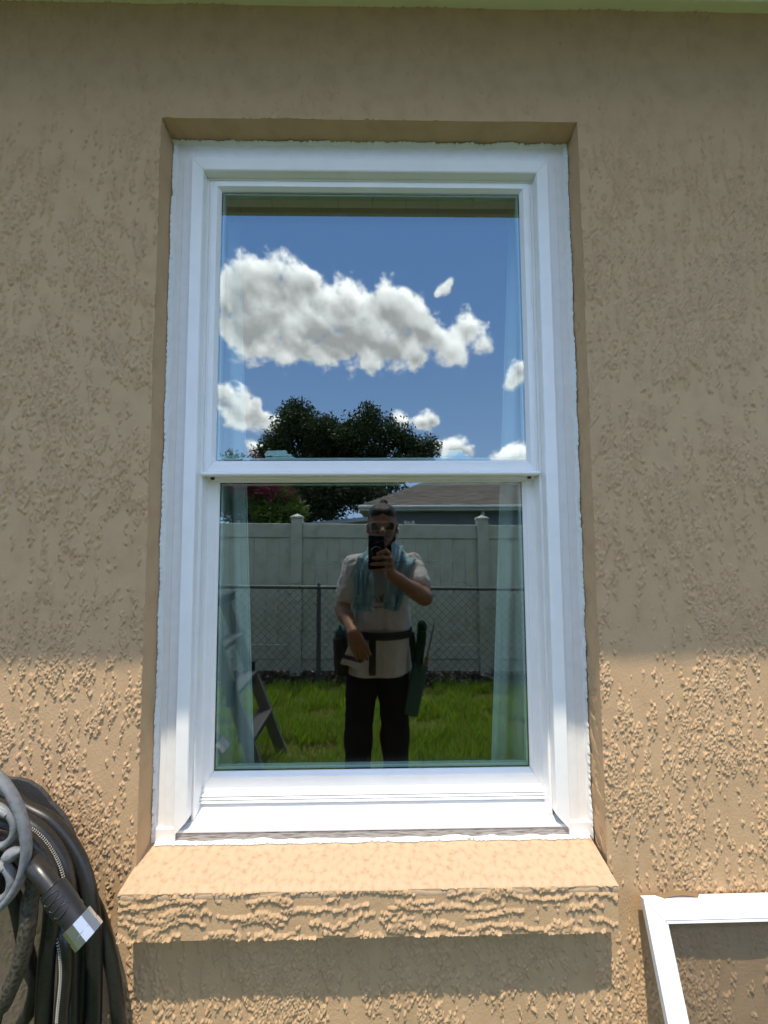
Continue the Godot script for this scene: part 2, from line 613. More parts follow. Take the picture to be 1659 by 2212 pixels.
func wall_relief(lo: float, hi: float) -> Geo:      # the coat as one sheet with the opening left out
	var xs := PackedFloat32Array([-0.93])
	line(xs, WL, 0.0023)
	var c0 := xs.size() - 1
	line(xs, WR, 0.0023)
	var c1 := xs.size() - 1
	line(xs, 0.93, 0.0023)
	var ys := PackedFloat32Array([lo])
	line(ys, 0.90, 0.0022)
	var r0 := ys.size() - 1
	line(ys, 1.45, 0.0022)
	line(ys, WT, 0.003)
	var r1 := ys.size() - 1
	line(ys, hi, 0.003)
	var w := xs.size()
	var h := ys.size()
	var z := PackedFloat32Array()
	z.resize(w * h)
	for j in h:
		for q in w:
			if q > c0 and q < c1 and j > r0 and j < r1:
				continue
			z[j * w + q] = relief(0, xs[q], ys[j])
	var g := Geo.new()
	g.v.resize(w * h)
	g.n.resize(w * h)
	var f := PackedInt32Array()
	f.resize((w - 1) * (h - 1) * 6)
	var m := 0
	for j in h:
		for q in w:
			var k := j * w + q
			g.v[k] = Vector3(xs[q], ys[j], z[k])
			if q > c0 and q < c1 and j > r0 and j < r1:
				g.v[k].z = 0.0
				g.n[k] = Vector3(0, 0, 1)
				continue
			var q0 := maxi(q - 1, 0)
			var q1 := mini(q + 1, w - 1)
			var j0 := maxi(j - 1, 0)
			var j1 := mini(j + 1, h - 1)
			if j > r0 and j < r1:
				if q == c0: q1 = q
				if q == c1: q0 = q
			if q > c0 and q < c1:
				if j == r0: j1 = j
				if j == r1: j0 = j
			g.n[k] = Vector3(-(z[j * w + q1] - z[j * w + q0]) / (xs[q1] - xs[q0]), -(z[j1 * w + q] - z[j0 * w + q]) / (ys[j1] - ys[j0]), 1.0).normalized()
			if q < w - 1 and j < h - 1 and not (q >= c0 and q < c1 and j >= r0 and j < r1):
				f[m] = k; f[m + 1] = k + w + 1; f[m + 2] = k + 1; f[m + 3] = k; f[m + 4] = k + w; f[m + 5] = k + w + 1
				m += 6
	f.resize(m)
	g.i = f
	for j in range(r0, r1):      # fold the edge of the coat back to the core
		for q: int in [c0, c1]:
			var a := g.v[j * w + q]
			var b := g.v[(j + 1) * w + q]
			g.quad(a, b, Vector3(b.x, b.y, -0.01), Vector3(a.x, a.y, -0.01), Vector3.RIGHT if q == c0 else Vector3.LEFT)
	for q in range(c0, c1):
		for j: int in [r0, r1]:
			var a := g.v[j * w + q]
			var b := g.v[j * w + q + 1]
			g.quad(a, b, Vector3(b.x, b.y, -0.01), Vector3(a.x, a.y, -0.01), Vector3.UP if j == r0 else Vector3.DOWN)
	return g


# ---------------------------------------------------------------- this house
func mitred(parent: Node3D, called: Array, m: Material, r: Rect2, w: Vector4, prof: Array, skip := "") -> void:
	# four mitred members; w is left, right, top, bottom width; prof runs (share of the width, z) from the outside in
	var x0 := r.position.x
	var x1 := r.end.x
	var y0 := r.position.y
	var y1 := r.end.y
	for side in 4:
		if skip.contains(str(side)):
			continue
		var g := Geo.new()
		for k in prof.size() - 1:
			var a: Vector2 = prof[k]
			var b: Vector2 = prof[k + 1]
			var q: Array[Vector3] = []
			for e: Vector2 in [a, b]:
				var xl := x0 + e.x * w.x
				var xr := x1 - e.x * w.y
				var yt := y1 - e.x * w.z
				var yb := y0 + e.x * w.w
				var c := 0.0003
				match side:
					0: q.append_array([Vector3(xl, yb + c, e.y), Vector3(xl, yt - c, e.y)])
					1: q.append_array([Vector3(xr, yb + c, e.y), Vector3(xr, yt - c, e.y)])
					2: q.append_array([Vector3(xl + c, yt, e.y), Vector3(xr - c, yt, e.y)])
					3: q.append_array([Vector3(xl + c, yb, e.y), Vector3(xr - c, yb, e.y)])
			var inward: Vector3 = [Vector3.RIGHT, Vector3.LEFT, Vector3.DOWN, Vector3.UP][side]
			var out := Vector3(0, 0, 1)
			if absf(b.x - a.x) < 0.02:
				out = inward * signf(a.y - b.y)
			else:
				out = Vector3(0, 0, 1) - inward * ((b.y - a.y) / maxf(0.001, (b.x - a.x) * 0.03)) * 0.5
			g.quad(q[0], q[1], q[3], q[2], out)
		part(called[side], g, m, parent)

func house() -> void:
	var h := thing("stucco_house", "tan stucco house wall with a deep window opening and projecting sill", "house", Vector3(0, 0, -0.1))
	var S: Material = M.stucco
	var g := Geo.new()
	var c := 0.0027
	var lo := 0.56
	var hi := 2.76
	g = wall_relief(lo, hi)
	for b: Array in [[-1.90, 0.05, 0.97, hi - 0.05], [0.93, 0.05, 0.97, hi - 0.05], [-0.93, 0.05, 1.86, lo - 0.05]]:      # coarser beyond the picture
		relief_patch(g, 0, Vector3(b[0], b[1], 0), Vector3.RIGHT, Vector3.UP, b[2], b[3], 0.0055)
	part("wall", g, S, h)
	g = Geo.new()      # the wall itself, behind the coat and on beyond the picture
	var T := 0.2
	for b: Array in [[-4.0, -1.90, 0.0, 3.0, 0.003], [1.90, 4.0, 0.0, 3.0, 0.003], [-1.90, -0.93, 0.0, 3.0, -0.004], [0.93, 1.90, 0.0, 3.0, -0.004], [-0.93, 0.93, 0.0, lo, -0.004], [-0.93, WL - 0.004, lo, 3.0, -0.004], [WR + 0.004, 0.93, lo, 3.0, -0.004], [WL - 0.004, WR + 0.004, WT + 0.004, 3.0, -0.004], [WL - 0.004, WR + 0.004, lo, 0.90, -0.004]]:
		g.box(Vector3((b[0] + b[1]) / 2, (b[2] + b[3]) / 2, (b[4] - T) / 2), Vector3(b[1] - b[0], b[3] - b[2], b[4] + T))
	part("wall_core", g, S, h)
	var cr := 0.004
	g = Geo.new()
	relief_patch(g, 1, Vector3(WL, 0.93, -0.075), Vector3(0, 0, 1), Vector3.UP * -1.0 * -1.0, 0.078, WT - 0.93, cr)
	part("reveal", g, S, h)
	g = Geo.new()
	relief_patch(g, 4, Vector3(WR, 0.93, 0.003), Vector3(0, 0, -1), Vector3.UP, 0.078, WT - 0.93, c)
	part("reveal", g, S, h)
	g = Geo.new()
	relief_patch(g, 1, Vector3(WL, WT, 0.003), Vector3(0, 0, -1), Vector3.RIGHT, 0.078, WR - WL, cr)
	part("reveal", g, S, h)
	# the projecting stucco sill
	g = Geo.new()
	var f := 0.052
	var yb := 0.872
	var yt := 0.951
	var xa := WL - 0.001
	var xb := WR - 0.010
	relief_patch(g, 2, Vector3(xa, yb, f), Vector3.RIGHT, Vector3.UP, xb - xa, yt - yb, 0.0026)
	relief_patch(g, 2, Vector3(xa, yb, -0.06), Vector3(0, 0, 1), Vector3.UP, f + 0.06, yt - yb, 0.004)
	relief_patch(g, 2, Vector3(xb, yb, f), Vector3(0, 0, -1), Vector3.UP, f + 0.06, yt - yb, 0.004)
	g.quad(Vector3(xa, yb, -0.06), Vector3(xb, yb, -0.06), Vector3(xb, yb, f), Vector3(xa, yb, f), Vector3.DOWN)
	var sl := part("window_sill", g, S, h)
	g = Geo.new()
	var d := Vector3(0, yt + 0.019 - yt, -0.112)
	relief_patch(g, 3, Vector3(xa - 0.002, yt, f + 0.002), Vector3.RIGHT, d.normalized(), xb - xa + 0.004, d.length(), 0.004, Vector4i(0, 0, 1, 0))
	part("sill_top", g, M.sill_paint, sl)
	# eave: soffit panels, trim, fascia and roof
	g = Geo.new()
	g.box(Vector3(0, 2.7665, 0.012), Vector3(8.0, 0.021, 0.026), 0.003)
	part("soffit_trim", g, M.soffit_vinyl, h)
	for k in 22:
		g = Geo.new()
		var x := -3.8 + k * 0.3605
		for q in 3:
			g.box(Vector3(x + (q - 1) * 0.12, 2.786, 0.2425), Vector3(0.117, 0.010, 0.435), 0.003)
		part("soffit_panel", g, M.soffit_shaded, h)
	g = Geo.new()
	g.box(Vector3(0, 2.87, 0.471), Vector3(8.2, 0.17, 0.02), 0.003)
	part("fascia", g, M.soffit_vinyl, h)
	g = Geo.new()
	g.box(Vector3(0, 2.962, 0.480), Vector3(8.3, 0.012, 0.03), 0.002)
	part("drip_edge", g, M.soffit_vinyl, h)
	g = Geo.new()
	g.box(Vector3(0, 4.37, -3.35), Vector3(8.3, 0.05, 8.2), 0.004, Basis(Vector3.RIGHT, 0.36))
	part("roof", g, M.shingle, h)
	# the room behind the glass
	g = Geo.new()
	for b: Array in [[Vector3(0, 1.35, -7.3), Vector3(7.4, 2.9, 0.1)], [Vector3(-3.7, 1.35, -3.75), Vector3(0.1, 2.9, 7.1)], [Vector3(3.7, 1.35, -3.75), Vector3(0.1, 2.9, 7.1)], [Vector3(0, 2.75, -3.75), Vector3(7.4, 0.1, 7.1)]]:
		g.box(b[0], b[1])
	part("room_wall", g, M.drywall, h)
	g = Geo.new()
	g.box(Vector3(0, 0.12, -3.75), Vector3(7.4, 0.1, 7.1))
	part("room_floor", g, M.room_floor, h)
	window(h)

func window(h: Node3D) -> void:
	var V: Material = M.vinyl
	# painted buck strip round the frame
	var fr := MeshInstance3D.new()
	var g := Geo.new()
	g.box(Vector3((WL - 0.4145) / 2, 1.73, -0.0625), Vector3(-0.4145 - WL, 1.53, 0.025), 0.001)
	g.box(Vector3((WR + 0.3910) / 2, 1.73, -0.0625), Vector3(WR - 0.391, 1.53, 0.025), 0.001)
	g.box(Vector3(-0.01175, 2.461, -0.0625), Vector3(0.8055, 0.052, 0.025), 0.001)
	var buck := part("buck", g, M.white_paint, h)
	for x: float in [-0.427, 0.4035]:      # thin seam strip beside the frame
		g = Geo.new()
		g.box(Vector3(x, 1.70, -0.0495), Vector3(0.022, 1.47, 0.003), 0.001)
		part("strip", g, M.white_paint, buck)
	# caulk, smeared unevenly over the stucco edge
	for side in 4:
		g = Geo.new()
		var a := Vector3(WL, 0.962, 0)
		var b := Vector3(WL, WT, 0)
		var inw := Vector3.RIGHT
		match side:
			1: a = Vector3(WR, 0.962, 0); b = Vector3(WR, WT, 0); inw = Vector3.LEFT
			2: a = Vector3(WL, WT, 0); b = Vector3(WR, WT, 0); inw = Vector3.DOWN
			3: a = Vector3(-0.45, 0.9665, 0); b = Vector3(0.43, 0.9665, 0); inw = Vector3.UP
		var nseg := int(a.distance_to(b) / 0.0035)
		var pts := PackedVector3Array()
		for k in nseg + 1:
			var p := a.lerp(b, float(k) / nseg)
			var s := p.x * 1.7 + p.y
			var r1 := 0.004 + 0.0045 * (0.5 + nz[2].get_noise_2d(s * 120.0, side * 9.0)) + 0.004 * nz[1].get_noise_2d(s * 9.0, side * 5.0)
			r1 = maxf(0.0012, r1)
			var r2 := 0.008 + 0.004 * nz[1].get_noise_2d(s * 12.0, 30.0 + side)
			var z0 := -0.0495 if side != 3 else -0.0405
			if side == 3:
				r1 *= 0.6
			pts.append(p + inw * 0.0016 + Vector3(0, 0, z0 + r1))
			pts.append(p + inw * (0.0035 + 0.001 * nz[2].get_noise_2d(s * 200.0, 3.0)) + Vector3(0, 0, z0 + r1 * 0.75))
			pts.append(p + inw * 0.006 + Vector3(0, 0, z0 + 0.0026))
			pts.append(p + inw * r2 + Vector3(0, 0, z0 + 0.0006))
			pts.append(p + inw * (r2 + 0.001) + Vector3(0, 0, z0 - 0.004))
		g.grid(4, nseg, pts, Vector3(0, 0, 1) + inw * 0.3)
		part("caulk", g, M.caulk, buck)
	# main frame
	var f := Node3D.new()
	f.name = "window_frame"
	h.add_child(f)
	f.position = -h.position
	var names := ["jamb", "jamb", "head", "sill_member"]
	var R := Rect2(-0.4135, 0.985, 0.8035, 1.451)
	mitred(f, names, V, R, Vector4(0.0267, 0.0273, 0.0295, 0.0295), [Vector2(0, -0.062), Vector2(0.0, -0.0365), Vector2(0.06, -0.035), Vector2(0.93, -0.035), Vector2(1.0, -0.037), Vector2(1.0, -0.058)], "3")
	# inner stops of the frame: a step beside the sash, all the way down
	mitred(f, ["jamb_stop", "jamb_stop", "head_stop", ""], V, Rect2(-0.3868, 0.999, 0.7492, 1.4075), Vector4(0.0055, 0.0055, 0.005, 0.005), [Vector2(0.0, -0.056), Vector2(0.9, -0.056), Vector2(1.0, -0.058), Vector2(1.0, -0.130)], "3")
	# sloping sill of the frame
	g = Geo.new()
	var xs0 := -0.4135
	var xs1 := 0.3900
	var sp := [Vector2(-0.130, 1.026), Vector2(-0.099, 1.0175), Vector2(-0.0965, 1.0145), Vector2(-0.052, 0.9995), Vector2(-0.0515, 0.9982), Vector2(-0.0405, 0.9955), Vector2(-0.0392, 0.9942), Vector2(-0.0392, 0.990)]
	for k in sp.size() - 1:
		var p: Vector2 = sp[k]
		var q: Vector2 = sp[k + 1]
		g.quad(Vector3(xs0, p.y, p.x), Vector3(xs1, p.y, p.x), Vector3(xs1, q.y, q.x), Vector3(xs0, q.y, q.x), Vector3(0, 1, 0.5))
	for x: float in [xs0, xs1]:
		g.quad(Vector3(x, 0.99, -0.13), Vector3(x, 1.026, -0.13), Vector3(x, 0.9955, -0.0405), Vector3(x, 0.99, -0.0392), Vector3(signf(x), 0, 0))
	part("sloped_sill", g, V, f)
	g = Geo.new()
	g.box(Vector3((xs0 + xs1) / 2 + 0.002, 0.978, -0.0585), Vector3(xs1 - xs0 - 0.006, 0.0238, 0.036), 0.001)
	part("sill_face", g, M.dirty_vinyl, f)
	for x: float in [-0.437, 0.4125]:      # white end blocks beside the grey sill face
		g = Geo.new()
		g.box(Vector3(x, 0.981, -0.060), Vector3(0.050, 0.030, 0.030), 0.002)
		part("sill_end", g, M.white_paint, f)
	# upper sash (fixed, in front)
	var us := Node3D.new()
	us.name = "upper_sash"
	h.add_child(us)
	us.position = -h.position
	var ru := Rect2(-0.3813, 1.7195, 0.7381, 0.6820)
	var wu := Vector4(0.0243, 0.0238, 0.0200, 0.0327)
	mitred(us, ["stile", "stile", "top_rail", "meeting_rail"], V, ru, wu, [Vector2(0, -0.085), Vector2(0.0, -0.0575), Vector2(0.10, -0.0555), Vector2(0.22, -0.0555), Vector2(0.235, -0.0562), Vector2(0.25, -0.0550), Vector2(0.74, -0.0550), Vector2(0.78, -0.0565), Vector2(1.0, -0.0640), Vector2(1.0, -0.0665)])
	g = Geo.new()      # lip under the meeting rail and its underside
	g.box(Vector3(-0.0123, 1.7215, -0.0605), Vector3(0.7381, 0.0085, 0.031), 0.003)
	g.box(Vector3(-0.0123, 1.7165, -0.0850), Vector3(0.7378, 0.0070, 0.022), 0.001)
	part("meeting_rail_lip", g, V, us)
	for x: float in [-0.366, 0.3405]:
		g = Geo.new()
		g.rod(Vector3(x, 1.7120, -0.0720), Vector3(x, 1.7215, -0.0720), 0.0042, -1, 10)
		part("weep_screw", g, M.rubber, us)
	panes(us, Rect2(-0.3570, 1.7522, 0.690, 0.6294), ZU)
	# lower sash (sliding, behind)
	var ls := Node3D.new()
	ls.name = "lower_sash"
	h.add_child(ls)
	ls.position = -h.position
	var rl := Rect2(-0.3960, 1.0230, 0.7660, 0.7100)
	var wl := Vector4(0.0359, 0.0367, 0.0241, 0.0520)
	mitred(ls, ["stile", "stile", "top_rail", "bottom_rail"], V, rl, wl, [Vector2(0, -0.118), Vector2(0.0, -0.0905), Vector2(0.03, -0.0895), Vector2(0.42, -0.0895), Vector2(0.43, -0.0905), Vector2(0.44, -0.0905), Vector2(0.84, -0.0905), Vector2(0.86, -0.0925), Vector2(1.0, -0.0985), Vector2(1.0, -0.1015)])
	g = Geo.new()      # grooved strip under the bottom rail
	for k in 3:
		g.box(Vector3(-0.0130, 1.0335 - k * 0.0062, -0.0885 + k * 0.0012), Vector3(0.7655, 0.0046, 0.012), 0.0012)
	part("weather_strip", g, V, ls)
	panes(ls, Rect2(-0.3601, 1.0750, 0.6934, 0.6339), ZL)
	# catches on the meeting rail, seen through the upper pane
	for px: Array in [[606.0, 987.0], [985.0, 986.0]]:
		var p := at(px[0], px[1], -0.098)
		var k := Node3D.new()
		k.name = "sash_lock"
		h.add_child(k, true)
		k.position = -h.position
		g = Geo.new()
		g.box(Vector3(p.x, 1.7500, -0.104), Vector3(0.074, 0.0340, 0.026), 0.004)
		g.box(Vector3(p.x + 0.004, 1.7700, -0.104), Vector3(0.046, 0.010, 0.022), 0.004)
		part("lock_base", g, M.tinted_catch, k)
		g = Geo.new()
		g.prism(PackedVector2Array([Vector2(-0.036, 0.012), Vector2(-0.030, 0.019), Vector2(0.012, 0.021), Vector2(0.016, 0.014), Vector2(0.010, 0.010), Vector2(-0.012, 0.009), Vector2(-0.034, 0.006)]), Vector3.RIGHT, Vector3.UP, Vector3(p.x, 1.7625, -0.109), 0.014)
		part("lever", g, M.tinted_catch, k)
	for px: Array in [[497.0, 990.0, 0.05], [1110.0, 989.0, 0.05]]:
		var p := at(px[0], px[1], -0.098)
		g = Geo.new()
		g.box(Vector3(p.x, 1.7500, -0.104), Vector3(px[2], 0.034, 0.02), 0.003)
		g.box(Vector3(p.x, 1.7695, -0.104), Vector3(px[2] * 0.7, 0.005, 0.012), 0.002)
		part("tilt_latch", g, M.tinted_catch, h)

func panes(s: Node3D, r: Rect2, z: float) -> void:
	for k in 2:
		var g := Geo.new()
		var zz := z - 0.016 * k
		var gr := r.grow(0.003)
		g.quad(Vector3(gr.position.x, gr.position.y, zz), Vector3(gr.end.x, gr.position.y, zz), Vector3(gr.end.x, gr.end.y, zz), Vector3(gr.position.x, gr.end.y, zz), Vector3(0, 0, 1))
		part("glass_pane", g, M.outer_glass if k == 0 else M.inner_glass, s)
	mitred(s, ["spacer", "spacer", "spacer", "spacer"], M.spacer, r.grow(0.003), Vector4(0.0085, 0.0085, 0.0085, 0.0105), [Vector2(0.0, z - 0.003), Vector2(0.9, z - 0.003), Vector2(1.0, z - 0.004), Vector2(1.0, z - 0.0150)])
	var b := Geo.new()      # black seal
	mitred(s, ["seal", "seal", "seal", "seal"], M.rubber, r.grow(0.002), Vector4(0.0042, 0.0042, 0.0042, 0.0042), [Vector2(0.0, z - 0.0012), Vector2(1.0, z - 0.0012), Vector2(1.0, z - 0.0028)])
	# sash back
	b = Geo.new()


# ---------------------------------------------------------------- the room, the hose and the screen
func yard_materials() -> void:
	var W := Color.WHITE
	var speck := ntex(31, 0.09, 4, [[0.0, Color(0.6, 0.6, 0.6)], [0.4, Color(0.9, 0.9, 0.9)], [0.6, W], [1.0, W]])
	var grain: Texture2D = (M.stucco as StandardMaterial3D).heightmap_texture
	mat("shingle", lin(0.085, 0.078, 0.070), 0.95, 0.3, speck, 3.0)
	tinted(mat("shingle_tabs", lin(0.26, 0.23, 0.205), 0.95, 0.3, speck, 3.0))
	mat("fence_vinyl", lin(0.54, 0.59, 0.51), 0.4, 0.45, ntex(33, 0.015, 4, [[0.0, Color(0.85, 0.86, 0.82)], [0.5, W], [1.0, W]]), 0.7)
	var gal := mat("galvanised", lin(0.13, 0.14, 0.14), 0.5, 0.5, speck, 8.0)
	gal.metallic = 0.3
	mat("soil", lin(0.055, 0.042, 0.028), 0.95, 0.2, ntex(35, 0.03, 5, [[0.0, Color(0.5, 0.5, 0.5)], [1.0, W]]), 1.4, grain, 1.0)
	var gr := tinted(mat("grass_blade", Color.WHITE, 0.5, 0.4))
	gr.backlight_enabled = true
	gr.backlight = Color(1.0, 1.0, 0.7)
	var lf := tinted(mat("leaf", Color.WHITE, 0.55, 0.4))
	lf.backlight_enabled = true
	lf.backlight = Color(0.7, 0.7, 0.5)
	mat("bark", lin(0.07, 0.055, 0.04), 0.95, 0.2, ntex(37, 0.05, 4, [[0.0, Color(0.5, 0.5, 0.5)], [1.0, W]]), 2.0)
	mat("grey_siding", lin(0.20, 0.215, 0.22), 0.8, 0.3)
	mat("house_trim", lin(0.72, 0.72, 0.70), 0.5)
	mat("tin_roof", lin(0.34, 0.38, 0.42), 0.45, 0.5)
	tinted(mat("litter", Color.WHITE, 0.9, 0.2))
	mat("hose_rubber", lin(0.022, 0.0215, 0.020), 0.33, 0.5, ntex(41, 0.04, 4, [[0.0, Color(0.55, 0.52, 0.48)], [0.5, W], [1.0, W]]), 7.0)
	mat("brown_hose", lin(0.085, 0.075, 0.058), 0.55, 0.45, ntex(42, 0.03, 4, [[0.0, Color(0.35, 0.34, 0.34)], [0.45, Color(0.7, 0.68, 0.66)], [0.6, W], [1.0, W]]), 9.0)  # lighter and browner than the other strands
	mat("stripe_bar", lin(0.42, 0.41, 0.36), 0.4)
	mat("grip", lin(0.016, 0.016, 0.017), 0.45)
	var al := mat("aluminium", lin(0.62, 0.63, 0.63), 0.36)
	al.metallic = 1.0
	mat("hanger_plastic", lin(0.19, 0.20, 0.21), 0.5, 0.45, ntex(43, 0.035, 4, [[0.0, Color(0.75, 0.75, 0.75)], [0.4, Color(0.93, 0.93, 0.93)], [0.6, W], [1.0, W]]), 5.0)
	mat("dark_plastic", lin(0.055, 0.055, 0.056), 0.6, 0.4, speck, 5.0)
	mat("screen_frame", lin(0.82, 0.83, 0.83), 0.35)
	mat("screen_wire", lin(0.06, 0.055, 0.05), 0.6)
	mat("bronze", lin(0.22, 0.15, 0.08), 0.35)

func room_things() -> void:
	for s: Array in [["sheer curtain with the glass tint in its colour inside the window on the hose side", -1.0, [[486.0, 500.0, 513.0], [474.0, 1050.0, 529.0], [468.0, 1640.0, 546.0]]], ["sheer curtain with the glass tint in its colour inside the window on the screen side", 1.0, [[1126.0, 480.0, 1105.0], [1140.0, 1050.0, 1084.0], [1146.0, 1640.0, 1064.0]]]]:
		var sd: float = s[1]
		var z := -0.200
		var a := at(s[2][0][2], s[2][0][1], z)
		var b := at(s[2][1][2], s[2][1][1], z)
		var c := at(s[2][2][2], s[2][2][1], z)
		var o := thing("curtain", s[0], "curtain", Vector3(sd * 0.5 - 0.01, 0.72, z), "sheer curtains inside the window")
		var g := Geo.new()
		var pts := PackedVector3Array()
		var nu := 40
		var nv := 30
		for v in nv + 1:
			var y := lerpf(0.72, 2.52, float(v) / nv)
			var inner := 0.0
			if y > b.y:
				inner = lerpf(b.x, a.x, (y - b.y) / (a.y - b.y))
			else:
				inner = lerpf(b.x, c.x, (y - b.y) / (c.y - b.y))
			var outer := sd * 0.60 - 0.01
			for u in nu + 1:
				var t := float(u) / nu
				var x := lerpf(inner, outer, t)
				pts.append(Vector3(x, y, z - 0.012 + 0.012 * sin(t * 21.0 + 0.5 * sin(y * 2.0)) + 0.004 * sin(t * 55.0 + y)))
		g.grid(nu, nv, pts, Vector3(0, 0, 1))
		part("cloth", g, M.curtain, o)
		g = Geo.new()
		var hem := PackedVector3Array()
		var rr := PackedFloat32Array()
		for v in nv + 1:
			hem.append(pts[v * (nu + 1)])
			rr.append(0.0022)
		g.tube(hem, rr, 6)
		part("hem", g, M.curtain, o)
		g = Geo.new()
		g.rod(Vector3(-0.61 if sd < 0.0 else 0.15, 2.535, z), Vector3(-0.15 if sd < 0.0 else 0.60, 2.535, z), 0.010)
		part("rod", g, M.white_paint, o)
	var so := thing("sofa", "dark sofa added to darken the lower part of the room", "sofa", Vector3(0, 0.17, -5.6))  # made-up furniture, added so the room reads dark below the wall
	var g := Geo.new()
	g.box(Vector3(0, 0.42, -5.55), Vector3(2.6, 0.42, 0.9), 0.04)
	part("seat", g, M.sofa, so)
	g = Geo.new()
	g.box(Vector3(0, 0.72, -6.05), Vector3(2.6, 0.95, 0.22), 0.05)
	part("backrest", g, M.sofa, so)
	for x: float in [-1.42, 1.42]:
		g = Geo.new()
		g.box(Vector3(x, 0.52, -5.65), Vector3(0.22, 0.62, 1.0), 0.05)
		part("armrest", g, M.sofa, so)
	for x: float in [-1.3, 1.3]:
		g = Geo.new()
		g.box(Vector3(x, 0.19, -5.5), Vector3(0.08, 0.05, 0.8), 0.005)
		part("leg", g, M.dark_plastic, so)

func zp(zx: float, zy: float, z: float) -> Vector3:      # picks on an enlarged crop of the hose
	return at(zx * 0.25783, 1641.8 + zy * 0.25783, z)

func spline(p: Array, per := 10) -> PackedVector3Array:
	var out := PackedVector3Array()
	for k in p.size() - 1:
		var a: Vector3 = p[maxi(k - 1, 0)]
		var b: Vector3 = p[k]
		var c: Vector3 = p[k + 1]
		var d: Vector3 = p[mini(k + 2, p.size() - 1)]
		for q in per:
			out.append(b.cubic_interpolate(c, a, d, float(q) / per))
	out.append(p[p.size() - 1])
	return out

func same(n: int, r: float) -> PackedFloat32Array:
	var o := PackedFloat32Array()
	o.resize(n)
	o.fill(r)
	return o

func ribbed(pts: PackedVector3Array, r: float, pitch: float, amp: float) -> Geo:      # a hose with fine rings
	var len := 0.0
	for k in pts.size() - 1:
		len += pts[k].distance_to(pts[k + 1])
	var n := int(len / pitch) * 3
	var cur := Curve3D.new()
	for p in pts:
		cur.add_point(p)
	var q := PackedVector3Array()
	var rr := PackedFloat32Array()
	for k in n + 1:
		q.append(cur.sample_baked(len * k / n))
		rr.append(r + amp * (1.0 if k % 3 != 0 else -1.0))
	var g := Geo.new()
	g.tube(q, rr, 14)
	return g

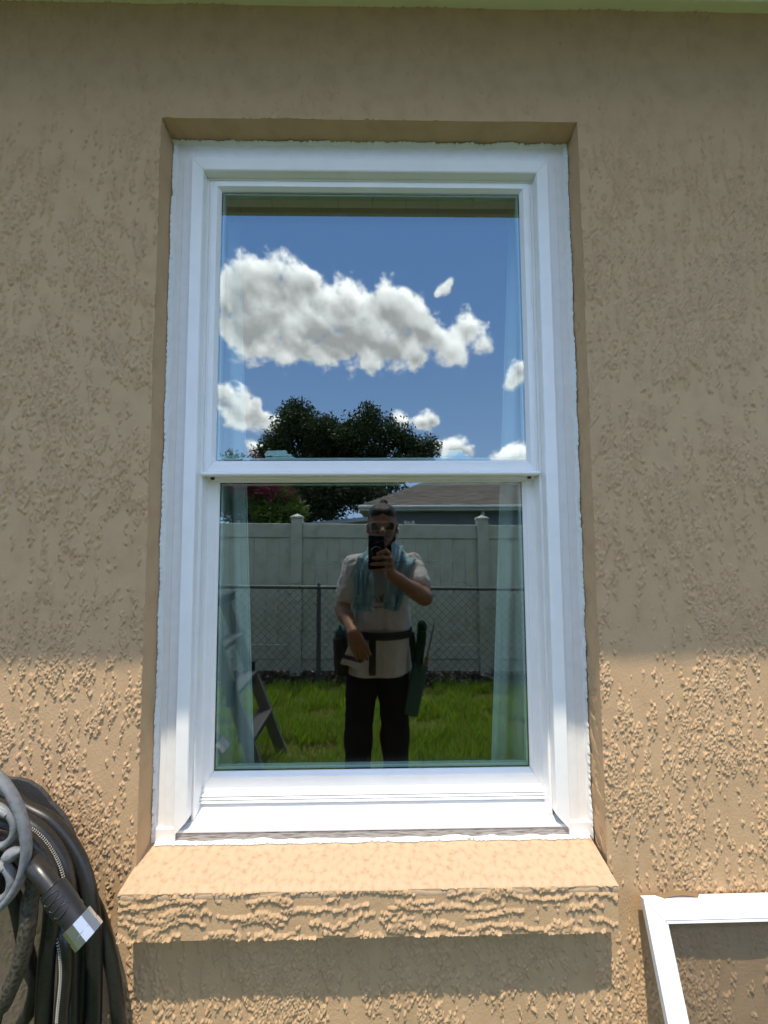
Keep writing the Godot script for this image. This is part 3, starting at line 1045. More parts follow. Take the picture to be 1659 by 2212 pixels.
func hose() -> void:
	var hz := 0.03
	var hg := thing("hose_hanger", "grey scrollwork hose hanger screwed to the stucco left of the window", "hose hanger", at(-60.0, 1830.0, 0.0))
	# back plate against the wall with two humps
	var poly := PackedVector2Array()
	var org := zp(0, 700, 0.016)
	for q: Array in [[-700, 300], [-500, 140], [-250, 60], [0, 120], [70, 150], [160, 150], [250, 175], [340, 235], [400, 300], [425, 345], [470, 385], [540, 465], [600, 570], [640, 680], [650, 760], [560, 780], [430, 720], [250, 700], [0, 760], [-400, 760], [-700, 700]]:
		var p := zp(q[0], q[1], 0.016) - org
		poly.append(Vector2(p.x, p.y))
	var g := Geo.new()
	g.prism(poly, Vector3.RIGHT, Vector3.UP, Vector3(org.x, org.y, 0.012), 0.008)
	part("back_plate", g, M.dark_plastic, hg)
	g = Geo.new()      # saddle the coil hangs on
	var sad := PackedVector3Array()
	for z: float in [0.018, 0.14]:
		pass
	var nn := 26
	for k in nn + 1:
		var a := lerpf(-0.25, PI + 0.25, float(k) / nn)
		var ctr := zp(-330, 900, 0.06)
		for z: float in [0.016, 0.045, 0.085, 0.128]:
			sad.append(Vector3(ctr.x + cos(a) * 0.105, ctr.y + sin(a) * 0.080, z))
	g.grid(3, nn, sad, Vector3.UP)
	part("saddle", g, M.dark_plastic, hg)
	# front ring: flat bar
	g = Geo.new()
	var fz := 0.150
	var ring := PackedVector3Array()
	for q: Array in [[-700, 300], [-560, 150], [-330, 60], [-120, 70], [30, 190], [140, 370], [205, 580], [220, 770], [185, 960], [110, 1110], [0, 1230], [-150, 1320], [-330, 1360], [-560, 1300], [-740, 1120], [-820, 860], [-800, 560], [-700, 300]]:
		ring.append(zp(q[0], q[1], fz))
	var rs := spline(Array(ring), 6)
	g.tube(rs, same(rs.size(), 0.0085), 10, true, Vector2(1.0, 0.75))
	part("ring", g, M.hanger_plastic, hg)
	for sc: Array in [[-40.0, 565.0, 175.0], [-70.0, 1020.0, 175.0], [-520.0, 620.0, 175.0], [-520.0, 1000.0, 170.0]]:
		g = Geo.new()
		var pts := PackedVector3Array()
		var rad := PackedFloat32Array()
		for k in 41:
			var t := float(k) / 40.0
			var a := -2.2 + t * TAU * 1.22
			var R: float = sc[2] * (1.0 - 0.16 * t)
			pts.append(zp(sc[0] + cos(a) * R, sc[1] + sin(a) * R, fz - 0.002 + 0.004 * t))
			rad.append(0.0076 - 0.0018 * t)
		g.tube(pts, rad, 9, true, Vector2(1.0, 0.8))
		part("scroll", g, M.hanger_plastic, hg)
	for lf: Array in [[120.0, 800.0], [-330.0, 830.0]]:
		g = Geo.new()
		var pts := PackedVector3Array()
		var rad := PackedFloat32Array()
		for k in 9:
			var t := float(k) / 8.0
			pts.append(zp(lf[0] - 95.0 + 150.0 * t, lf[1] + 20.0 - 60.0 * t, fz + 0.003))
			rad.append(0.0020 + 0.0085 * sin(PI * clampf(t * 0.92 + 0.05, 0.0, 1.0)))
		g.tube(pts, rad, 10)
		part("leaf_knot", g, M.hanger_plastic, hg)
	g = Geo.new()
	var sp := zp(520, 555, 0.021)
	g.rod(sp, sp + Vector3(0, 0, 0.004), 0.005, 0.0035, 10)
	part("screw", g, M.aluminium, hg)
	# the coil: strands over the saddle
	var hs := thing("garden_hose", "black ribbed garden hose coiled on the grey wall hanger", "garden hose", at(100.0, 2150.0, 0.05))
	var runs := [
		[[[-900, 700, .05], [-640, 330, .05], [-300, 190, .05], [0, 260, .05], [220, 400, .05], [430, 520, .05], [600, 720, .05], [710, 960, .052], [770, 1250, .055], [790, 1600, .055], [790, 1950, .055], [780, 2300, .055], [740, 2700, .06]], 0.0118, "hose_rubber", true],
		[[[-900, 840, .075], [-640, 480, .08], [-300, 350, .08], [0, 400, .08], [180, 500, .08], [360, 620, .08], [490, 800, .08], [560, 1000, .08], [595, 1300, .075], [600, 1700, .07], [590, 2300, .07], [560, 2700, .07]], 0.0120, "hose_rubber", true],
		[[[-880, 900, .10], [-600, 600, .105], [-300, 480, .105], [0, 540, .105], [180, 640, .105], [310, 760, .105], [400, 920, .10], [440, 1120, .10], [425, 1400, .10], [390, 1700, .10], [360, 2300, .09], [340, 2700, .08]], 0.0120, "hose_rubber", true],
		[[[-800, 1000, .12], [-560, 760, .125], [-300, 640, .125], [0, 660, .125], [160, 760, .122], [250, 880, .12], [290, 1040, .12], [250, 1180, .125], [232, 1400, .13], [170, 1700, .13], [40, 2020, .13], [-90, 2350, .12]], 0.0118, "brown_hose", false],
		[[[200, 760, .06], [420, 900, .05], [640, 1050, .04], [790, 1220, .035], [880, 1480, .034], [950, 1800, .034], [990, 2150, .034], [1010, 2500, .036]], 0.0112, "hose_rubber", false],
		[[[120, 900, .075], [330, 1050, .07], [470, 1250, .07], [530, 1500, .09], [550, 1750, .09], [520, 2100, .09], [500, 2500, .09]], 0.0105, "hose_rubber", false],
		[[[-40, 900, .05], [120, 1150, .05], [200, 1500, .05], [260, 1750, .05], [300, 1880, .05], [250, 2100, .05], [150, 2400, .05]], 0.0108, "hose_rubber", false],
		[[[400, 900, .045], [620, 1100, .040], [700, 1500, .045], [690, 1900, .050], [660, 2300, .050]], 0.0115, "hose_rubber", false],
	]
	var strand := 0
	for r: Array in runs:
		var pp: Array = []
		for q: Array in r[0]:
			pp.append(zp(q[0], q[1], q[2]))
		# each turn of the coil swings round below and climbs back up the far side
		var foot: Vector3 = pp[pp.size() - 1]
		var far := zp(-930 - 25 * strand, 1500, foot.z)
		var low := 0.42 - 0.015 * strand
		for q: Vector3 in [Vector3(foot.x - 0.015, low + 0.09, foot.z), Vector3(lerpf(foot.x, far.x, 0.22), low + 0.02, foot.z), Vector3(lerpf(foot.x, far.x, 0.5), low, foot.z + 0.004), Vector3(lerpf(foot.x, far.x, 0.8), low + 0.03, foot.z), Vector3(far.x, low + 0.14, foot.z), far, zp(r[0][0][0], r[0][0][1], foot.z) if r[0][0][0] < -700 else zp(-880, 900, foot.z)]:
			pp.append(q)
		var pts := spline(pp, 8)
		if r[3]:
			part("coil", ribbed(pts, r[1], 0.0046, 0.00035), M[r[2]], hs)
		else:
			g = Geo.new()
			g.tube(pts, same(pts.size(), r[1]), 14)
			part("coil", g, M[r[2]], hs)
		# a pale stripe of short slanted bars along two of the strands
		if strand == 1 or strand == 5:
			g = Geo.new()
			var cur := Curve3D.new()
			for p in pts:
				cur.add_point(p)
			var L := cur.get_baked_length()
			var nst := int(L / 0.0036)
			for k in nst:
				var p := cur.sample_baked(L * k / nst)
				var p2 := cur.sample_baked(minf(L, L * k / nst + 0.004))
				var t := (p2 - p).normalized()
				if t.length() < 0.5:
					continue
				var out := Vector3(0.30, 0.42, 0.80) if strand == 1 else Vector3(0, 0, 1)
				out = (out - t * out.dot(t)).normalized()
				var side := t.cross(out).normalized()
				var o := out * (float(r[1]) * 1.05)
				for m: float in [-1.0, 1.0]:
					g.bar(p + o + side * m * 0.0022 - t * 0.0009, p + o + side * m * 0.0004 + t * 0.0011, 0.0014, 0.0012, 0.0003, out)
			part("pale_stripe", g, M.stripe_bar, hs, "stuff")
		strand += 1
	# the end fitting, in front of the coil
	var a0 := zp(240, 830, 0.135)
	var a1 := zp(330, 935, 0.150)
	var a2 := zp(440, 1075, 0.158)
	var a3 := zp(600, 1285, 0.162)
	var a4 := zp(648, 1348, 0.163)
	var a5 := zp(736, 1462, 0.165)
	var ax := (a5 - a2).normalized()
	var fit := Node3D.new()
	fit.name = "end_fitting"
	hs.add_child(fit)
	fit.position = -hs.position
	part("hose_end", ribbed(spline([a0, a1, a2], 8), 0.0118, 0.0042, 0.0006), M.hose_rubber, fit)
	g = Geo.new()
	var side := ax.cross(Vector3(0, 0, 1)).normalized()
	var L := a2.distance_to(a4)
	var gp := PackedVector3Array()
	var gr := PackedFloat32Array()
	for q: Array in [[-0.02, 0.0135], [0.0, 0.0160], [0.05, 0.0170], [0.10, 0.0170], [0.35, 0.0167], [0.62, 0.0164], [0.66, 0.0152], [0.70, 0.0162], [0.80, 0.0162], [0.83, 0.0148], [1.0, 0.0146]]:
		gp.append(a2 + ax * L * float(q[0]))
		gr.append(q[1])
	g.tube(gp, gr, 18)
	part("grip", g, M.grip, fit)
	for k in 3:      # raised ovals
		g = Geo.new()
		var ctr := a2 + ax * L * (0.14 + 0.19 * k) + side * -0.006 * 0.0
		var pts := PackedVector3Array()
		for q in 25:
			var t := TAU * q / 24.0
			var off := side * cos(t) * 0.0105 - side * 0.004
			var rr := 0.0169 - 0.0004 * k
			var lift := sqrt(maxf(0.0, rr * rr - pow(off.dot(side), 2.0)))
			pts.append(ctr + off + ax * sin(t) * 0.0056 + Vector3(0, 0, 1) * lift)
		g.tube(pts, same(25, 0.0010), 6, false)
		part("oval_rib", g, M.grip, fit)
	g = Geo.new()      # raised lettering panel, worn past reading
	for k in 9:
		var lp := a2 + ax * L * (0.16 + 0.047 * k) + side * 0.0112 + Vector3(0, 0, 1) * 0.0124
		g.box(lp, Vector3(0.0016, 0.0042, 0.0012), 0.0003, Basis(Vector3(0, 0, 1), atan2(side.y, side.x) + PI / 2))
	part("lettering", g, M.grip, fit)
	g = Geo.new()      # faceted metal coupling
	var z2 := side.cross(ax)
	for q: Array in [[a4 - ax * 0.002, a4 + ax * 0.0150, 0.0188], [a4 + ax * 0.0165, a5 + ax * 0.004, 0.0194]]:
		g.tube(PackedVector3Array([q[0], q[1]]), PackedFloat32Array([q[2], q[2]]), 10)
	var fac := Geo.new()      # flat facets
	for q in range(0, g.i.size(), 3):
		var p0 := g.v[g.i[q]]
		var p1 := g.v[g.i[q + 1]]
		var p2 := g.v[g.i[q + 2]]
		fac.tri(p0, p1, p2, (p0 + p1 + p2) / 3.0 - (a4 + ax * ((p0 + p1 + p2) / 3.0 - a4).dot(ax) * 0.5))
	fac.rod(a4 + ax * 0.0140, a4 + ax * 0.0175, 0.0178, -1, 20)
	part("metal_coupling", fac, M.aluminium, fit)

func window_screen() -> void:
	var o := thing("window_screen", "white-framed insect screen leaning against the stucco below the sill", "window screen", Vector3(0.9, 0.0, 0.2))
	var top := Vector3(0.495, 0.900, 0.014)
	var dn := Vector3(0.004, -0.175, 0.050).normalized()
	var L := 0.92
	var wd := 0.78
	var X := Vector3(1, 0.004, 0).normalized()
	var nrm := X.cross(-dn).normalized()
	var b := Basis(X, -dn, nrm)
	var w := 0.037
	var names := ["top_rail", "bottom_rail", "side_rail", "side_rail"]
	for k in 4:
		var g := Geo.new()
		# mitred member: outline in the frame's plane
		var q: Array = []
		var e := 0.0004
		match k:
			0: q = [Vector2(e, 0), Vector2(wd - e, 0), Vector2(wd - w - e, -w), Vector2(w + e, -w)]
			1: q = [Vector2(w + e, -L + w), Vector2(wd - w - e, -L + w), Vector2(wd - e, -L), Vector2(e, -L)]
			2: q = [Vector2(0, -e), Vector2(w, -w - e), Vector2(w, -L + w + e), Vector2(0, -L + e)]
			3: q = [Vector2(wd, -e), Vector2(wd, -L + e), Vector2(wd - w, -L + w + e), Vector2(wd - w, -w - e)]
		g.prism(PackedVector2Array(q), X, -dn, top, 0.011)
		part(names[k], g, M.screen_frame, o)
	var sp := Geo.new()      # spline bead in its groove beside the mesh
	for k: Array in [[Vector2(w - 0.006, -w + 0.006), Vector2(wd - w + 0.006, -w + 0.006)], [Vector2(w - 0.006, -w + 0.006), Vector2(w - 0.006, -L + w)], [Vector2(wd - w + 0.006, -w + 0.006), Vector2(wd - w + 0.006, -L + w)]]:
		sp.rod(top + X * k[0].x - dn * k[0].y + nrm * 0.0108, top + X * k[1].x - dn * k[1].y + nrm * 0.0108, 0.0014, -1, 6)
	part("spline", sp, M.screen_frame, o)
	# woven wires
	var g := Geo.new()
	var pitch := 0.00165
	var tw := 0.00029
	var zz := nrm * 0.004
	var n := int((L - 2 * w) / pitch)
	for k in n:
		var a := top + X * w - dn * (-w - pitch * k) + zz
		var c := a + X * (wd - 2 * w)
		g.quad(a, c, c + dn * tw, a + dn * tw, nrm)
	n = int((wd - 2 * w) / pitch)
	for k in n:
		var a := top + X * (w + pitch * k) + dn * w + zz + nrm * 0.0003
		var c := a + dn * (L - 2 * w)
		g.quad(a, c, c + X * tw, a + X * tw, nrm)
	part("mesh", g, M.screen_wire, o, "stuff")
	# bowed spring clip on the top edge
	g = Geo.new()
	var pts := PackedVector3Array()
	var c0 := at(1467.0, 1932.0, 0.02)
	for k in 13:
		var t := float(k) / 12.0
		var p := Vector3(c0.x - 0.042 + 0.084 * t, 0, 0)
		var y := top.y + 0.004 * (p.x - top.x) + 0.0004 + 0.0085 * sin(PI * t)
		pts.append(Vector3(p.x, y, top.z + 0.001))
		pts.append(Vector3(p.x, y - 0.0005, top.z + 0.011))
	g.grid(1, 12, pts, Vector3(0, 1, 0.2))
	part("spring_clip", g, M.bronze, o)


# ---------------------------------------------------------------- the yard behind the camera
func rnd(s: int) -> RandomNumberGenerator:
	var r := RandomNumberGenerator.new()
	r.seed = s
	return r

func slope(x: float) -> float:      # the ground falls a little to the right
	return -0.012 * x

func ground() -> void:
	var g := Geo.new()
	var pts := PackedVector3Array()
	for b in 41:
		for a in 41:
			var x := (a - 20) * 6.0
			var z := (b - 8) * 6.0 + 0.05
			pts.append(Vector3(x, clampf(slope(x), -0.1, 0.1) - 0.03, z))
	g.grid(40, 40, pts, Vector3.UP)
	var m := mat("lawn", lin(0.075, 0.105, 0.022), 0.95, 0.2, ntex(51, 0.03, 5, [[0.0, Color(0.62, 0.58, 0.5)], [0.5, Color(0.9, 0.9, 0.9)], [1.0, Color.WHITE]]), 0.8)
	tag(part("ground", g, m), "", "", "", "structure")
	g = Geo.new()
	pts = PackedVector3Array()
	for b in 13:
		for a in 81:
			var x := (a - 40) * 0.12
			var z := 3.30 + b * 0.085
			var y := slope(x) - 0.012 + 0.012 * nz[2].get_noise_2d(x * 9.0, z * 9.0)
			if b == 0 or b == 12:
				y -= 0.02
			pts.append(Vector3(x, y, z + 0.04 * nz[1].get_noise_2d(x * 3.0, 0.0) * (1.0 if b < 3 else 0.0)))
	g.grid(80, 12, pts, Vector3.UP)
	tag(part("planting_strip", g, M.soil), "", "", "", "structure")
	# dead leaves and pale chips along the fence
	var r := rnd(5)
	var chip := Geo.new()
	chip.tri(Vector3(-0.5, 0, 0), Vector3(0, 0.12, 0.32), Vector3(0.5, 0.02, 0), Vector3.UP)
	chip.tri(Vector3(-0.5, 0, 0), Vector3(0.5, 0.02, 0), Vector3(0.05, 0.1, -0.3), Vector3.UP)
	var tr: Array[Transform3D] = []
	var cols := PackedColorArray()
	for k in 2600:
		var x := r.randf_range(-3.2, 3.2)
		var z := r.randf_range(3.36, 4.02) if k % 3 else r.randf_range(3.72, 4.02)
		var s := r.randf_range(0.025, 0.06)
		tr.append(Transform3D(Basis.from_euler(Vector3(r.randf_range(-0.5, 0.5), r.randf() * TAU, r.randf_range(-0.5, 0.5))).scaled(Vector3.ONE * s), Vector3(x, slope(x) + 0.008 + r.randf() * 0.02, z)))
		var pale := r.randf() < (0.62 if x > 0.1 else 0.22)
		var t := r.randf_range(0.7, 1.2)
		cols.append(Color(0.52 * t, 0.44 * t, 0.36 * t) if pale else Color(0.10 * t, 0.065 * t, 0.035 * t))
	tag(swarm("leaf_litter", chip.mesh(), M.litter, self, tr, cols), "dead leaves and pale wood chips along the fence foot", "leaf litter", "", "stuff")

func grass() -> void:
	var r := rnd(9)
	var tufts: Array[Mesh] = []
	for k in 3:
		var g := Geo.new()
		for b in 7:
			var a := r.randf() * TAU
			var d := Vector3(cos(a), 0, sin(a))
			var w := d.cross(Vector3.UP) * r.randf_range(0.0030, 0.0052)
			var h := r.randf_range(0.055, 0.125)
			var lean := d * h * r.randf_range(0.15, 0.75)
			var o := Vector3(r.randf_range(-0.022, 0.022), 0, r.randf_range(-0.022, 0.022))
			var p1 := o + lean * 0.35 + Vector3.UP * h * 0.6
			var p2 := o + lean + Vector3.UP * h * 0.96
			g.quad(o - w, o + w, p1 + w * 0.9, p1 - w * 0.9, -d + Vector3.UP * 0.3)
			g.tri(p1 - w * 0.9, p1 + w * 0.9, p2, -d + Vector3.UP * 0.3)
		tufts.append(g.mesh())
	var root: Node3D = null
	for q in 3:
		var tr: Array[Transform3D] = []
		var cols := PackedColorArray()
		for k in 17000:
			var x := r.randf_range(-3.0, 3.0)
			var z := r.randf_range(0.10, 3.36)
			var bare := nz[1].get_noise_2d(x * 1.7 + 5.0, z * 2.2)
			if z > 3.25 and r.randf() < 0.5:
				continue
			var hh := 1.0 if bare < 0.30 else 0.6
			tr.append(Transform3D(Basis(Vector3.UP, r.randf() * TAU).scaled(Vector3(1, r.randf_range(0.7, 1.25) * hh, 1)), Vector3(x, slope(x) - 0.028, z)))
			var t := r.randf_range(0.75, 1.25)
			if r.randf() < 0.07 or (bare > 0.32 and r.randf() < 0.5):
				cols.append(Color(0.36 * t, 0.29 * t, 0.13 * t))
			else:
				cols.append(Color(0.23 * t, r.randf_range(0.33, 0.40) * t, 0.032 * t))
		var o := swarm("grass" if q == 0 else "blades", tufts[q], M.grass_blade, self if q == 0 else root, tr, cols)
		if q == 0:
			root = o
			tag(o, "mown green lawn grass in front of the chain-link fence", "grass", "", "stuff")
		else:
			o.set_meta("kind", "stuff")

func vinyl_fence() -> void:
	var Z := 3.78
	var o := thing("vinyl_fence", "pale vinyl privacy fence with capped posts behind the chain-link fence", "fence", Vector3(0, 0, Z))
	var F: Material = M.fence_vinyl
	var pL := seen(641.0, 1300.0, Z).x
	var pR := seen(1044.0, 1300.0, Z).x
	var step := pR - pL
	var nb := int((step - 0.127) / 0.1405)
	var bd := Geo.new()
	bd.box(Vector3(0, 0, 0), Vector3((step - 0.127) / nb - 0.0006, 1.36, 0.022), 0.0060)
	var board := bd.mesh()
	var topy := seen(640.0, 1131.0, Z - 0.02).y
	for k in range(-2, 4):
		var x := pL + step * k
		var y0 := slope(x) - 0.03
		var g := Geo.new()
		g.box(Vector3(x, y0 + 0.92, Z), Vector3(0.127, 1.84, 0.127), 0.004)
		var ps := part("post", g, F, o)
		g = Geo.new()
		var ct := y0 + 1.842
		g.box(Vector3(x, ct + 0.012, Z), Vector3(0.141, 0.026, 0.141), 0.004)
		for s in 4:
			var d := Vector3.RIGHT.rotated(Vector3.UP, s * PI / 2)
			var d2 := Vector3(0, 0, 1).rotated(Vector3.UP, s * PI / 2)
			var base := Vector3(x, ct + 0.025, Z)
			g.tri(base + (d + d2) * 0.0685, base + (d - d2) * 0.0685, base + Vector3.UP * 0.036, d + Vector3.UP)
		part("post_cap", g, F, ps)
		if k == 3:
			continue
		var xm := x + step / 2
		var ty := topy + slope(xm) + 0.012 * pL
		var tilt := Basis(Vector3(0, 0, 1), -0.012)
		for rl: Array in [[ty - 0.083, 0.166], [ty - 1.50, 0.166]]:
			g = Geo.new()
			g.box(Vector3(xm, rl[0], Z), Vector3(step - 0.128, rl[1], 0.050), 0.004, tilt)
			part("rail", g, F, o)
		g = Geo.new()
		g.box(Vector3(xm, ty - 1.655, Z), Vector3(step - 0.13, 0.13, 0.030), 0.003, tilt)
		part("kickboard", g, F, o)
		var n := nb
		for b in n:
			var bx := x + 0.0635 + (step - 0.127) * (b + 0.5) / n
			sized("board", board, F, o, Transform3D(Basis(), Vector3(bx, topy + slope(bx) + 0.012 * pL - 0.80, Z)))

func chain_link_fence() -> void:
	var Z := 3.44
	var top := seen(700.0, 1269.0, Z).y
	var x0 := seen(700.0, 1269.0, Z).x
	var o := thing("chain_link_fence", "low galvanised chain-link fence along the lawn edge", "fence", Vector3(0, 0, Z))
	var G: Material = M.galvanised
	var ty := func(x: float) -> float: return top - 0.016 * (x - x0)
	var g := Geo.new()
	g.rod(Vector3(-3.4, ty.call(-3.4), Z), Vector3(3.4, ty.call(3.4), Z), 0.021, -1, 12)
	part("top_rail", g, G, o)
	var px := seen(688.0, 1380.0, Z).x
	for k in range(-1, 2):
		var x := px + k * 2.6
		g = Geo.new()
		g.rod(Vector3(x, slope(x) - 0.05, Z + 0.006), Vector3(x, ty.call(x) + 0.01, Z + 0.006), 0.0245, -1, 12)
		var ps := part("post", g, G, o)
		g = Geo.new()
		g.rod(Vector3(x, ty.call(x) + 0.012, Z + 0.006), Vector3(x, ty.call(x) + 0.045, Z + 0.006), 0.028, 0.012, 12)
		part("post_cap", g, G, ps)
		for b in 3:
			g = Geo.new()
			var y: float = 0.25 + 0.3 * b
			g.rod(Vector3(x, y, Z + 0.006), Vector3(x, y + 0.012, Z + 0.006), 0.029, -1, 12)
			part("tie_band", g, G, ps)
	# the woven fabric: zigzag wires hooked into each other
	g = Geo.new()
	var s := 0.088
	var n := int(6.6 / s)
	for k in n:
		var x := -3.3 + k * s
		for dir: float in [1.0, -1.0]:
			var pts := PackedVector3Array()
			var y: float = 0.03 + slope(x)
			var q := 0
			while y < ty.call(x) + 0.035:
				pts.append(Vector3(x + (s * 0.5 if q % 2 else -s * 0.0) * dir, y, Z - 0.026 + (0.003 if q % 2 else -0.003)))
				y += s * 0.5
				q += 1
			pts[pts.size() - 1] = pts[pts.size() - 1].lerp(pts[pts.size() - 2], 0.3)
			for j in pts.size() - 1:
				g.rod(pts[j], pts[j + 1], 0.0025, -1, 4)
	part("wire_fabric", g, G, o, "stuff")

func shingled(parent: Node3D, a: Vector3, b: Vector3, c: Vector3, d: Vector3, seed_: int) -> void:      # eave a-b, ridge d-c
	var r := rnd(seed_)
	var g := Geo.new()
	g.tinted = true
	var rows := int(a.distance_to(d) / 0.15) if a.distance_to(d) > b.distance_to(c) else int(b.distance_to(c) / 0.15)
	var nrm := (b - a).cross(d - a).normalized()
	if nrm.y < 0.0:
		nrm = -nrm
	for k in rows:
		var t0 := float(k) / rows
		var t1 := float(k + 1.12) / rows
		var p0 := a.lerp(d, t0)
		var p1 := b.lerp(c, t0)
		var q0 := a.lerp(d, minf(t1, 1.0))
		var q1 := b.lerp(c, minf(t1, 1.0))
		var tabs := maxi(1, int(p0.distance_to(p1) / 0.30))
		var u := 0.0
		while u < 1.0:
			var w := r.randf_range(0.6, 1.4) / tabs
			var u1 := minf(1.0, u + w)
			var t := r.randf_range(0.62, 1.35)
			g.tint = Color(t, t * r.randf_range(0.93, 1.0), t * r.randf_range(0.86, 0.98))
			var lift := nrm * r.randf_range(0.010, 0.018)
			var A := p0.lerp(p1, u) + lift
			var B := p0.lerp(p1, u1 - 0.006 / tabs) + lift
			var C := q0.lerp(q1, u1 - 0.006 / tabs) + nrm * 0.003
			var D := q0.lerp(q1, u) + nrm * 0.003
			g.quad(A, B, C, D, nrm)
			g.quad(A, B, B - lift, A - lift, (a - d) + Vector3.UP * 0.01)
			u = u1
	g.tint = Color(0.8, 0.8, 0.8)
	g.quad(a, b, c, d, nrm)
	part("shingles", g, M.shingle_tabs, parent, "stuff")

func neighbours() -> void:
	var Z := 12.6
	var o := thing("neighbour_house", "grey house with brown shingled hip roof beyond the pale fence", "house", Vector3(4.2, 0, Z + 4.0))
	var eL := seen(776.0, 1092.0, Z)
	var ey := eL.y
	var W := 9.5
	var D := 7.0
	var rl := seen(916.0, 1041.0, Z + 3.3)
	var rise := rl.y - ey
	var a := Vector3(eL.x, ey, Z)
	var b := a + Vector3(W, 0, 0)
	var ridge0 := Vector3(rl.x, rl.y, Z + D / 2)
	var ridge1 := Vector3(a.x + W - (rl.x - a.x), rl.y, Z + D / 2)
	var rf := Node3D.new()
	rf.name = "roof"
	o.add_child(rf)
	rf.position = -o.position
	shingled(rf, a, b, ridge1, ridge0, 3)
	shingled(rf, a + Vector3(0, 0, D), a, ridge0, ridge0 + Vector3(0, 0, 0.01), 4)
	shingled(rf, b, b + Vector3(0, 0, D), ridge1 + Vector3(0, 0, 0.01), ridge1, 5)
	shingled(rf, b + Vector3(0, 0, D), a + Vector3(0, 0, D), ridge0, ridge1, 6)
	var g := Geo.new()
	for q: Array in [[a, b], [a, a + Vector3(0, 0, D)], [b, b + Vector3(0, 0, D)]]:
		var p: Vector3 = q[0]
		var p2: Vector3 = q[1]
		g.bar(p + Vector3(0, -0.09, 0), p2 + Vector3(0, -0.09, 0), 0.035, 0.15, 0.004)
	part("fascia", g, M.house_trim, o)
	g = Geo.new()
	g.bar(a + Vector3(-0.05, -0.045, -0.07), b + Vector3(0.05, -0.045, -0.07), 0.11, 0.085, 0.015)
	part("gutter", g, M.house_trim, o)
	g = Geo.new()
	g.box(Vector3(a.x + W / 2, ey - 0.175, Z + D / 2), Vector3(W - 0.05, 0.02, D - 0.05))
	part("soffit", g, M.house_trim, o)
	g = Geo.new()
	g.box(Vector3(a.x + W / 2, (ey - 0.19) / 2, Z + D / 2), Vector3(W - 1.0, ey - 0.19, D - 1.0))
	var wl := part("wall", g, M.grey_siding, o)
	for px: float in [990.0, 1112.0]:
		var x := seen(px, 1120.0, Z + 0.46).x
		g = Geo.new()
		g.box(Vector3(x, ey / 2 - 0.1, Z + 0.485), Vector3(0.07, ey - 0.22, 0.05), 0.008)
		part("downspout", g, M.grey_siding, wl)
	g = Geo.new()
	var fx := seen(884.0, 1130.0, Z + 0.4)
	for s: float in [-1.0, 1.0]:
		g.rod(fx + Vector3(s * 0.05, 0, 0.05), fx + Vector3(s * 0.14, 0.02, -0.08), 0.045, 0.07, 10)
	g.rod(fx + Vector3(0, 0, 0.0), fx + Vector3(0, 0, 0.10), 0.06, -1, 10)
	part("flood_light", g, M.house_trim, wl)
	g = Geo.new()
	var vx := seen(1043.0, 1106.0, Z + 0.25)
	g.rod(Vector3(vx.x, ey - 0.17, vx.z), Vector3(vx.x, ey - 0.34, vx.z), 0.05, 0.07, 12)
	part("soffit_lamp", g, M.house_trim, o)
	# low sheet roof to the left of it
	var Y := 9.0
	var q0 := seen(652.0, 1130.0, Y)
	var q1 := seen(797.0, 1116.0, Y)
	var sh := thing("patio_cover", "low blue-grey sheet-metal patio roof beside the grey house", "patio roof", Vector3(q0.x + 1.0, 0, Y + 1.0))
	g = Geo.new()
	g.prism(PackedVector2Array([Vector2(q0.x - 0.6, q0.y - 0.16), Vector2(q1.x, q1.y - 0.1), Vector2(q1.x, q1.y), Vector2(q0.x - 0.6, q0.y - 0.06)]), Vector3.RIGHT, Vector3.UP, Vector3(0, 0, Y), 2.2)
	part("sheet", g, M.tin_roof, sh)
	for k in 9:
		g = Geo.new()
		var t := (k + 0.5) / 9.0
		g.bar(Vector3(lerpf(q0.x - 0.6, q1.x, t), lerpf(q0.y - 0.06, q1.y, t) + 0.01, Y), Vector3(lerpf(q0.x - 0.6, q1.x, t), lerpf(q0.y - 0.06, q1.y, t) + 0.01, Y + 2.2), 0.03, 0.03, 0.003)
		part("rib", g, M.tin_roof, sh)
	for x: float in [q0.x - 0.4, q1.x - 0.15]:
		for z: float in [Y + 0.15, Y + 2.05]:
			g = Geo.new()
			g.box(Vector3(x, (q0.y - 0.08) / 2, z), Vector3(0.09, q0.y - 0.08, 0.09), 0.006)
			part("post", g, M.house_trim, sh)

func leafball(seed_: int, n: int, rad: float, lw: float, ll: float) -> Mesh:
	var r := rnd(seed_)
	var g := Geo.new()
	for k in n:
		var d := Vector3(r.randfn(), r.randfn(), r.randfn()).normalized()
		var o := d * rad * pow(r.randf(), 0.5)
		var ax := (d + Vector3(r.randfn(), r.randfn() - 0.2, r.randfn()) * 0.6).normalized()
		var sd := ax.cross(Vector3(r.randfn(), r.randfn(), r.randfn())).normalized() * lw * r.randf_range(0.7, 1.2)
		var L := ax * ll * r.randf_range(0.7, 1.3)
		g.quad(o, o + L * 0.5 + sd, o + L, o + L * 0.5 - sd, d + Vector3.UP * 0.5)
	return g.mesh()

